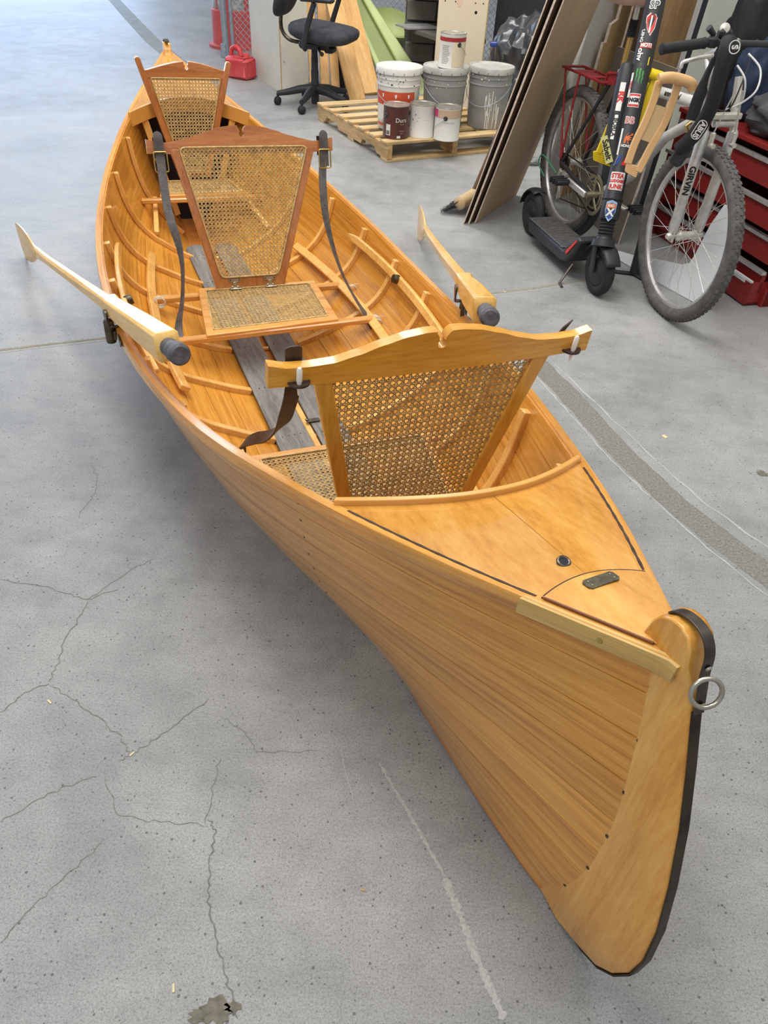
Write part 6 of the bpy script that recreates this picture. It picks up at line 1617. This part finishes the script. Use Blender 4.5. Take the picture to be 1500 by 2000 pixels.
flat_frame('plastic_crutch', 'peach plastic frame with two rails and slotted foot, hanging on the bicycle tube', 'plastic frame', 3.10, [[(1288, 158), (1275, 200), (1260, 238), (1240, 280), (1226, 320)], [(1325, 162), (1313, 200), (1297, 242), (1273, 284), (1246, 336)]],
           [[(1285, 155), (1310, 152), (1345, 162), (1352, 176)]], [(1275, 202), (1305, 212), (1274, 280), (1248, 271)], [(1224, 320), (1246, 326), (1241, 345), (1222, 334)], M['peach'], M['peach2'], w=.027, grp='slotted plastic frames')
yf = flat_frame('plastic_crutch', 'yellow plastic frame with a slotted foot, half hidden behind the scooter stem', 'plastic frame', 3.50, [[(1280, 150), (1262, 195), (1250, 250)], [(1200, 222), (1183, 265), (1168, 300)], [(1184, 268), (1192, 296), (1197, 312)]],
           [[(1268, 143), (1290, 150)]], None, [(1160, 296), (1186, 300), (1192, 324), (1160, 312)], M['yellowp'], M['yellowp'], w=.024, grp='slotted plastic frames')
A_, B_ = atY(1180, 268, 3.36), atY(1190, 316, 3.36); ax = (B_ - A_).normalized(); nn_ = toC(A_); sd = nn_.cross(ax); c_ = (A_ + B_) / 2 + nn_ * .015
mb = MB(); mb.add([c_ + ax * x + sd * y for x, y in ((-.055, -.014), (.055, -.016), (.055, .016), (-.055, .014))], [(0, 1, 2, 3)]); lb = part('label', mb, plain('pale_yellow_label', (226, 228, 160), .5, var=.03), yf, None, smooth=False)
part('lettering', lettering('Sabelt', .034, lambda u, v: c_ + ax * u - sd * v * -1 + nn_ * .001, .0008), M['stk_black'], lb, None, smooth=False, kind='stuff')

# ---- bicycle floor stand
ft = ground(1238, 538)
st = thing('bicycle_stand', 'black upright bicycle stand with splayed feet left of the front wheel', 'stand', Matrix.Translation(ft))
mb = MB(); mb.beam(ft + Vector((0, .0, .01)), ft + Vector((0, 0, .33)), .045, .030, up=(0, 1, 0), bev=.005); part('post', mb, M['blackplastic'], st, None)
for px, py in ((1196, 532), (1256, 548), (1236, 512), (1275, 524)):
    q = ground(px, py); mb = MB(); mb.beam(ft + Vector((0, 0, .010)), q + Vector((0, 0, .006)), .026, .010, bev=.003); part('foot', mb, M['blackplastic'], st, None)

# ---- white cut laminate board leaning behind the front wheel
bl0, bl1 = ground(1203, 505), ground(1376, 603); dd = (bl1 - bl0).normalized(); nW = Vector((-dd.y, dd.x, 0)); nW = nW if nW.x > 0 else -nW
u_ = (Vector((0, 0, 1)) * math.cos(.16) + nW * math.sin(.16)); pn = dd.cross(u_).normalized()
def onboard(px, py):
    d = F_ + RIGHT * ((px - 750) / FPX) - UP * ((py - 1000) / FPX); k = (bl0 - Vector((0, 0, CAM_H))).dot(pn) / d.dot(pn); q = Vector((0, 0, CAM_H)) + d * k - bl0; return (q.dot(dd), max(q.dot(u_), 0))
poly = [onboard(*q) for q in ((1203, 504), (1203, 487), (1240, 500), (1290, 508), (1332, 517), (1347, 514), (1357, 500), (1388, 440), (1416, 400), (1432, 412), (1425, 480), (1412, 545), (1399, 590), (1376, 602), (1300, 562), (1250, 534))]
poly = [(max(0, x), y) for x, y in poly]
mb = MB(); mb.prism(poly, .008, bl0 + Vector((0, 0, .001)), dd, u_); o = part('laminate_board', mb, M['whiteply'], None, None, smooth=False); recentre(o); solo(o, 'white laminate board with a curved cut-out behind the front wheel', 'board')

# ---- red steel tool cabinet with open drawers
N0 = ground(1472, 601); cd = WD; cn = -WN if (-WN).x > 0 else WN
TX = Matrix.Translation(N0) @ Matrix((cd, cn, Vector((0, 0, 1)))).transposed().to_4x4()
tc_ = thing('tool_cabinet', 'low red steel cabinet with silver-edged drawers along the right wall', 'cabinet', TX)
LC, DC, HC = .95, .34, .60
mb = MB(); mb.box((LC / 2, DC / 2 + .03, .04), (LC, DC, .08)); mb.box((LC / 2, DC, HC / 2), (LC, .03, HC)); mb.box((LC - .01, DC / 2, HC / 2), (.02, DC, HC)); mb.box((.01, DC / 2 + .02, HC / 2), (.02, DC - .04, HC)); part('carcass', mb, M['redsteel'], tc_, TX, smooth=False)
mb = MB(); mb.box((LC / 2, DC / 2, HC), (LC + .02, DC + .02, .02)); part('top_tray', mb, M['redsteel'], tc_, TX, smooth=False, bevel=.003)
for i, z in enumerate((.555, .42, .285, .15)):
    mb = MB(); mb.box((LC / 2, .012 - .03 * (i == 1), z - .05), (LC - .04, .02, .095)); mb.box((LC / 2, .14, z - .07), (LC - .05, .26, .006)); dr = part('drawer', mb, M['redsteel'], tc_, TX, smooth=False, bevel=.002)
    mb = MB(); mb.box((LC / 2, .0 - .03 * (i == 1), z), (LC - .03, .022, .014)); part('silver_trim', mb, M['alu'], dr, TX, smooth=False)
mb = MB()
for f_, c_, d_ in ((0, (.20, -.10, .02), 0),): mb.box((.17, -.04, .058), (.30, .008, .10)); mb.box((.17, .10, .058), (.30, .008, .10)); mb.box((.024, .03, .058), (.008, .14, .10)); mb.box((.316, .03, .058), (.008, .14, .10)); mb.box((.17, .03, .012), (.30, .14, .008))
dr = part('drawer', mb, M['redsteel'], tc_, TX, smooth=False, label='bottom drawer pulled out')
mb = MB(); mb.box((.17, -.046, .104), (.22, .004, .016)); mb.box((.17, -.04, .112), (.30, .012, .008)); part('label_holder', mb, M['whiteedge'], dr, TX, smooth=False)

# ---- soft things piled on the cabinet
def ontop(x, y, z): return TX @ Vector((x, y, HC + .012 + z))
def pile(name, lab, cat, c, r, mat, amp, fr, seed):
    """soft heap in the cabinet's own directions, flattened where it rests"""
    mb = MB(); r = Vector(r); n = 30
    def fn(u, v):
        a = 2 * PI * u; b = PI * (v - .5); d = Vector((math.cos(b) * math.cos(a), math.cos(b) * math.sin(a), math.sin(b)))
        k = 1 + amp * (noise.noise(d * fr + Vector((seed, 0, 0))) + .5 * noise.noise(d * fr * 2.1 + Vector((0, seed, 0))))
        q = Vector((d.x * r.x * k, d.y * r.y * k, max(d.z * r.z * k, -r.z * .8))); return TX @ (Vector(c) + q)
    mb.grid(fn, n * 2, n); o = part(name, mb, mat, None, None); recentre(o); return solo(o, lab, cat)
Z0 = HC + .012
pile('duffel_bag', 'grey-black duffel bag on the near half of the red cabinet', 'bag', (.36, .15, Z0 + .072), (.24, .15, .09), plain('charcoal_nylon', (70, 70, 74), .7, var=.3, scale=9, bump=.3, bscale=60), .22, 2.4, 11)
pile('patterned_cloth', 'red and orange patterned cloth on the duffel bag behind the cables', 'cloth', (.40, .15, Z0 + .072 + .125), (.09, .08, .045), M['colorcloth'], .3, 3, 14)
pile('blue_cloth', 'dark blue cloth behind the bicycle handlebar', 'cloth', (.70, .17, Z0 + .145), (.09, .12, .18), M['bluecloth'], .18, 2.4, 21)
pile('black_coat', 'black coat heaped by the wall beyond the handlebar', 'coat', (.88, .20, Z0 + .24), (.085, .13, .30), M['blackcloth'], .16, 2.2, 31)
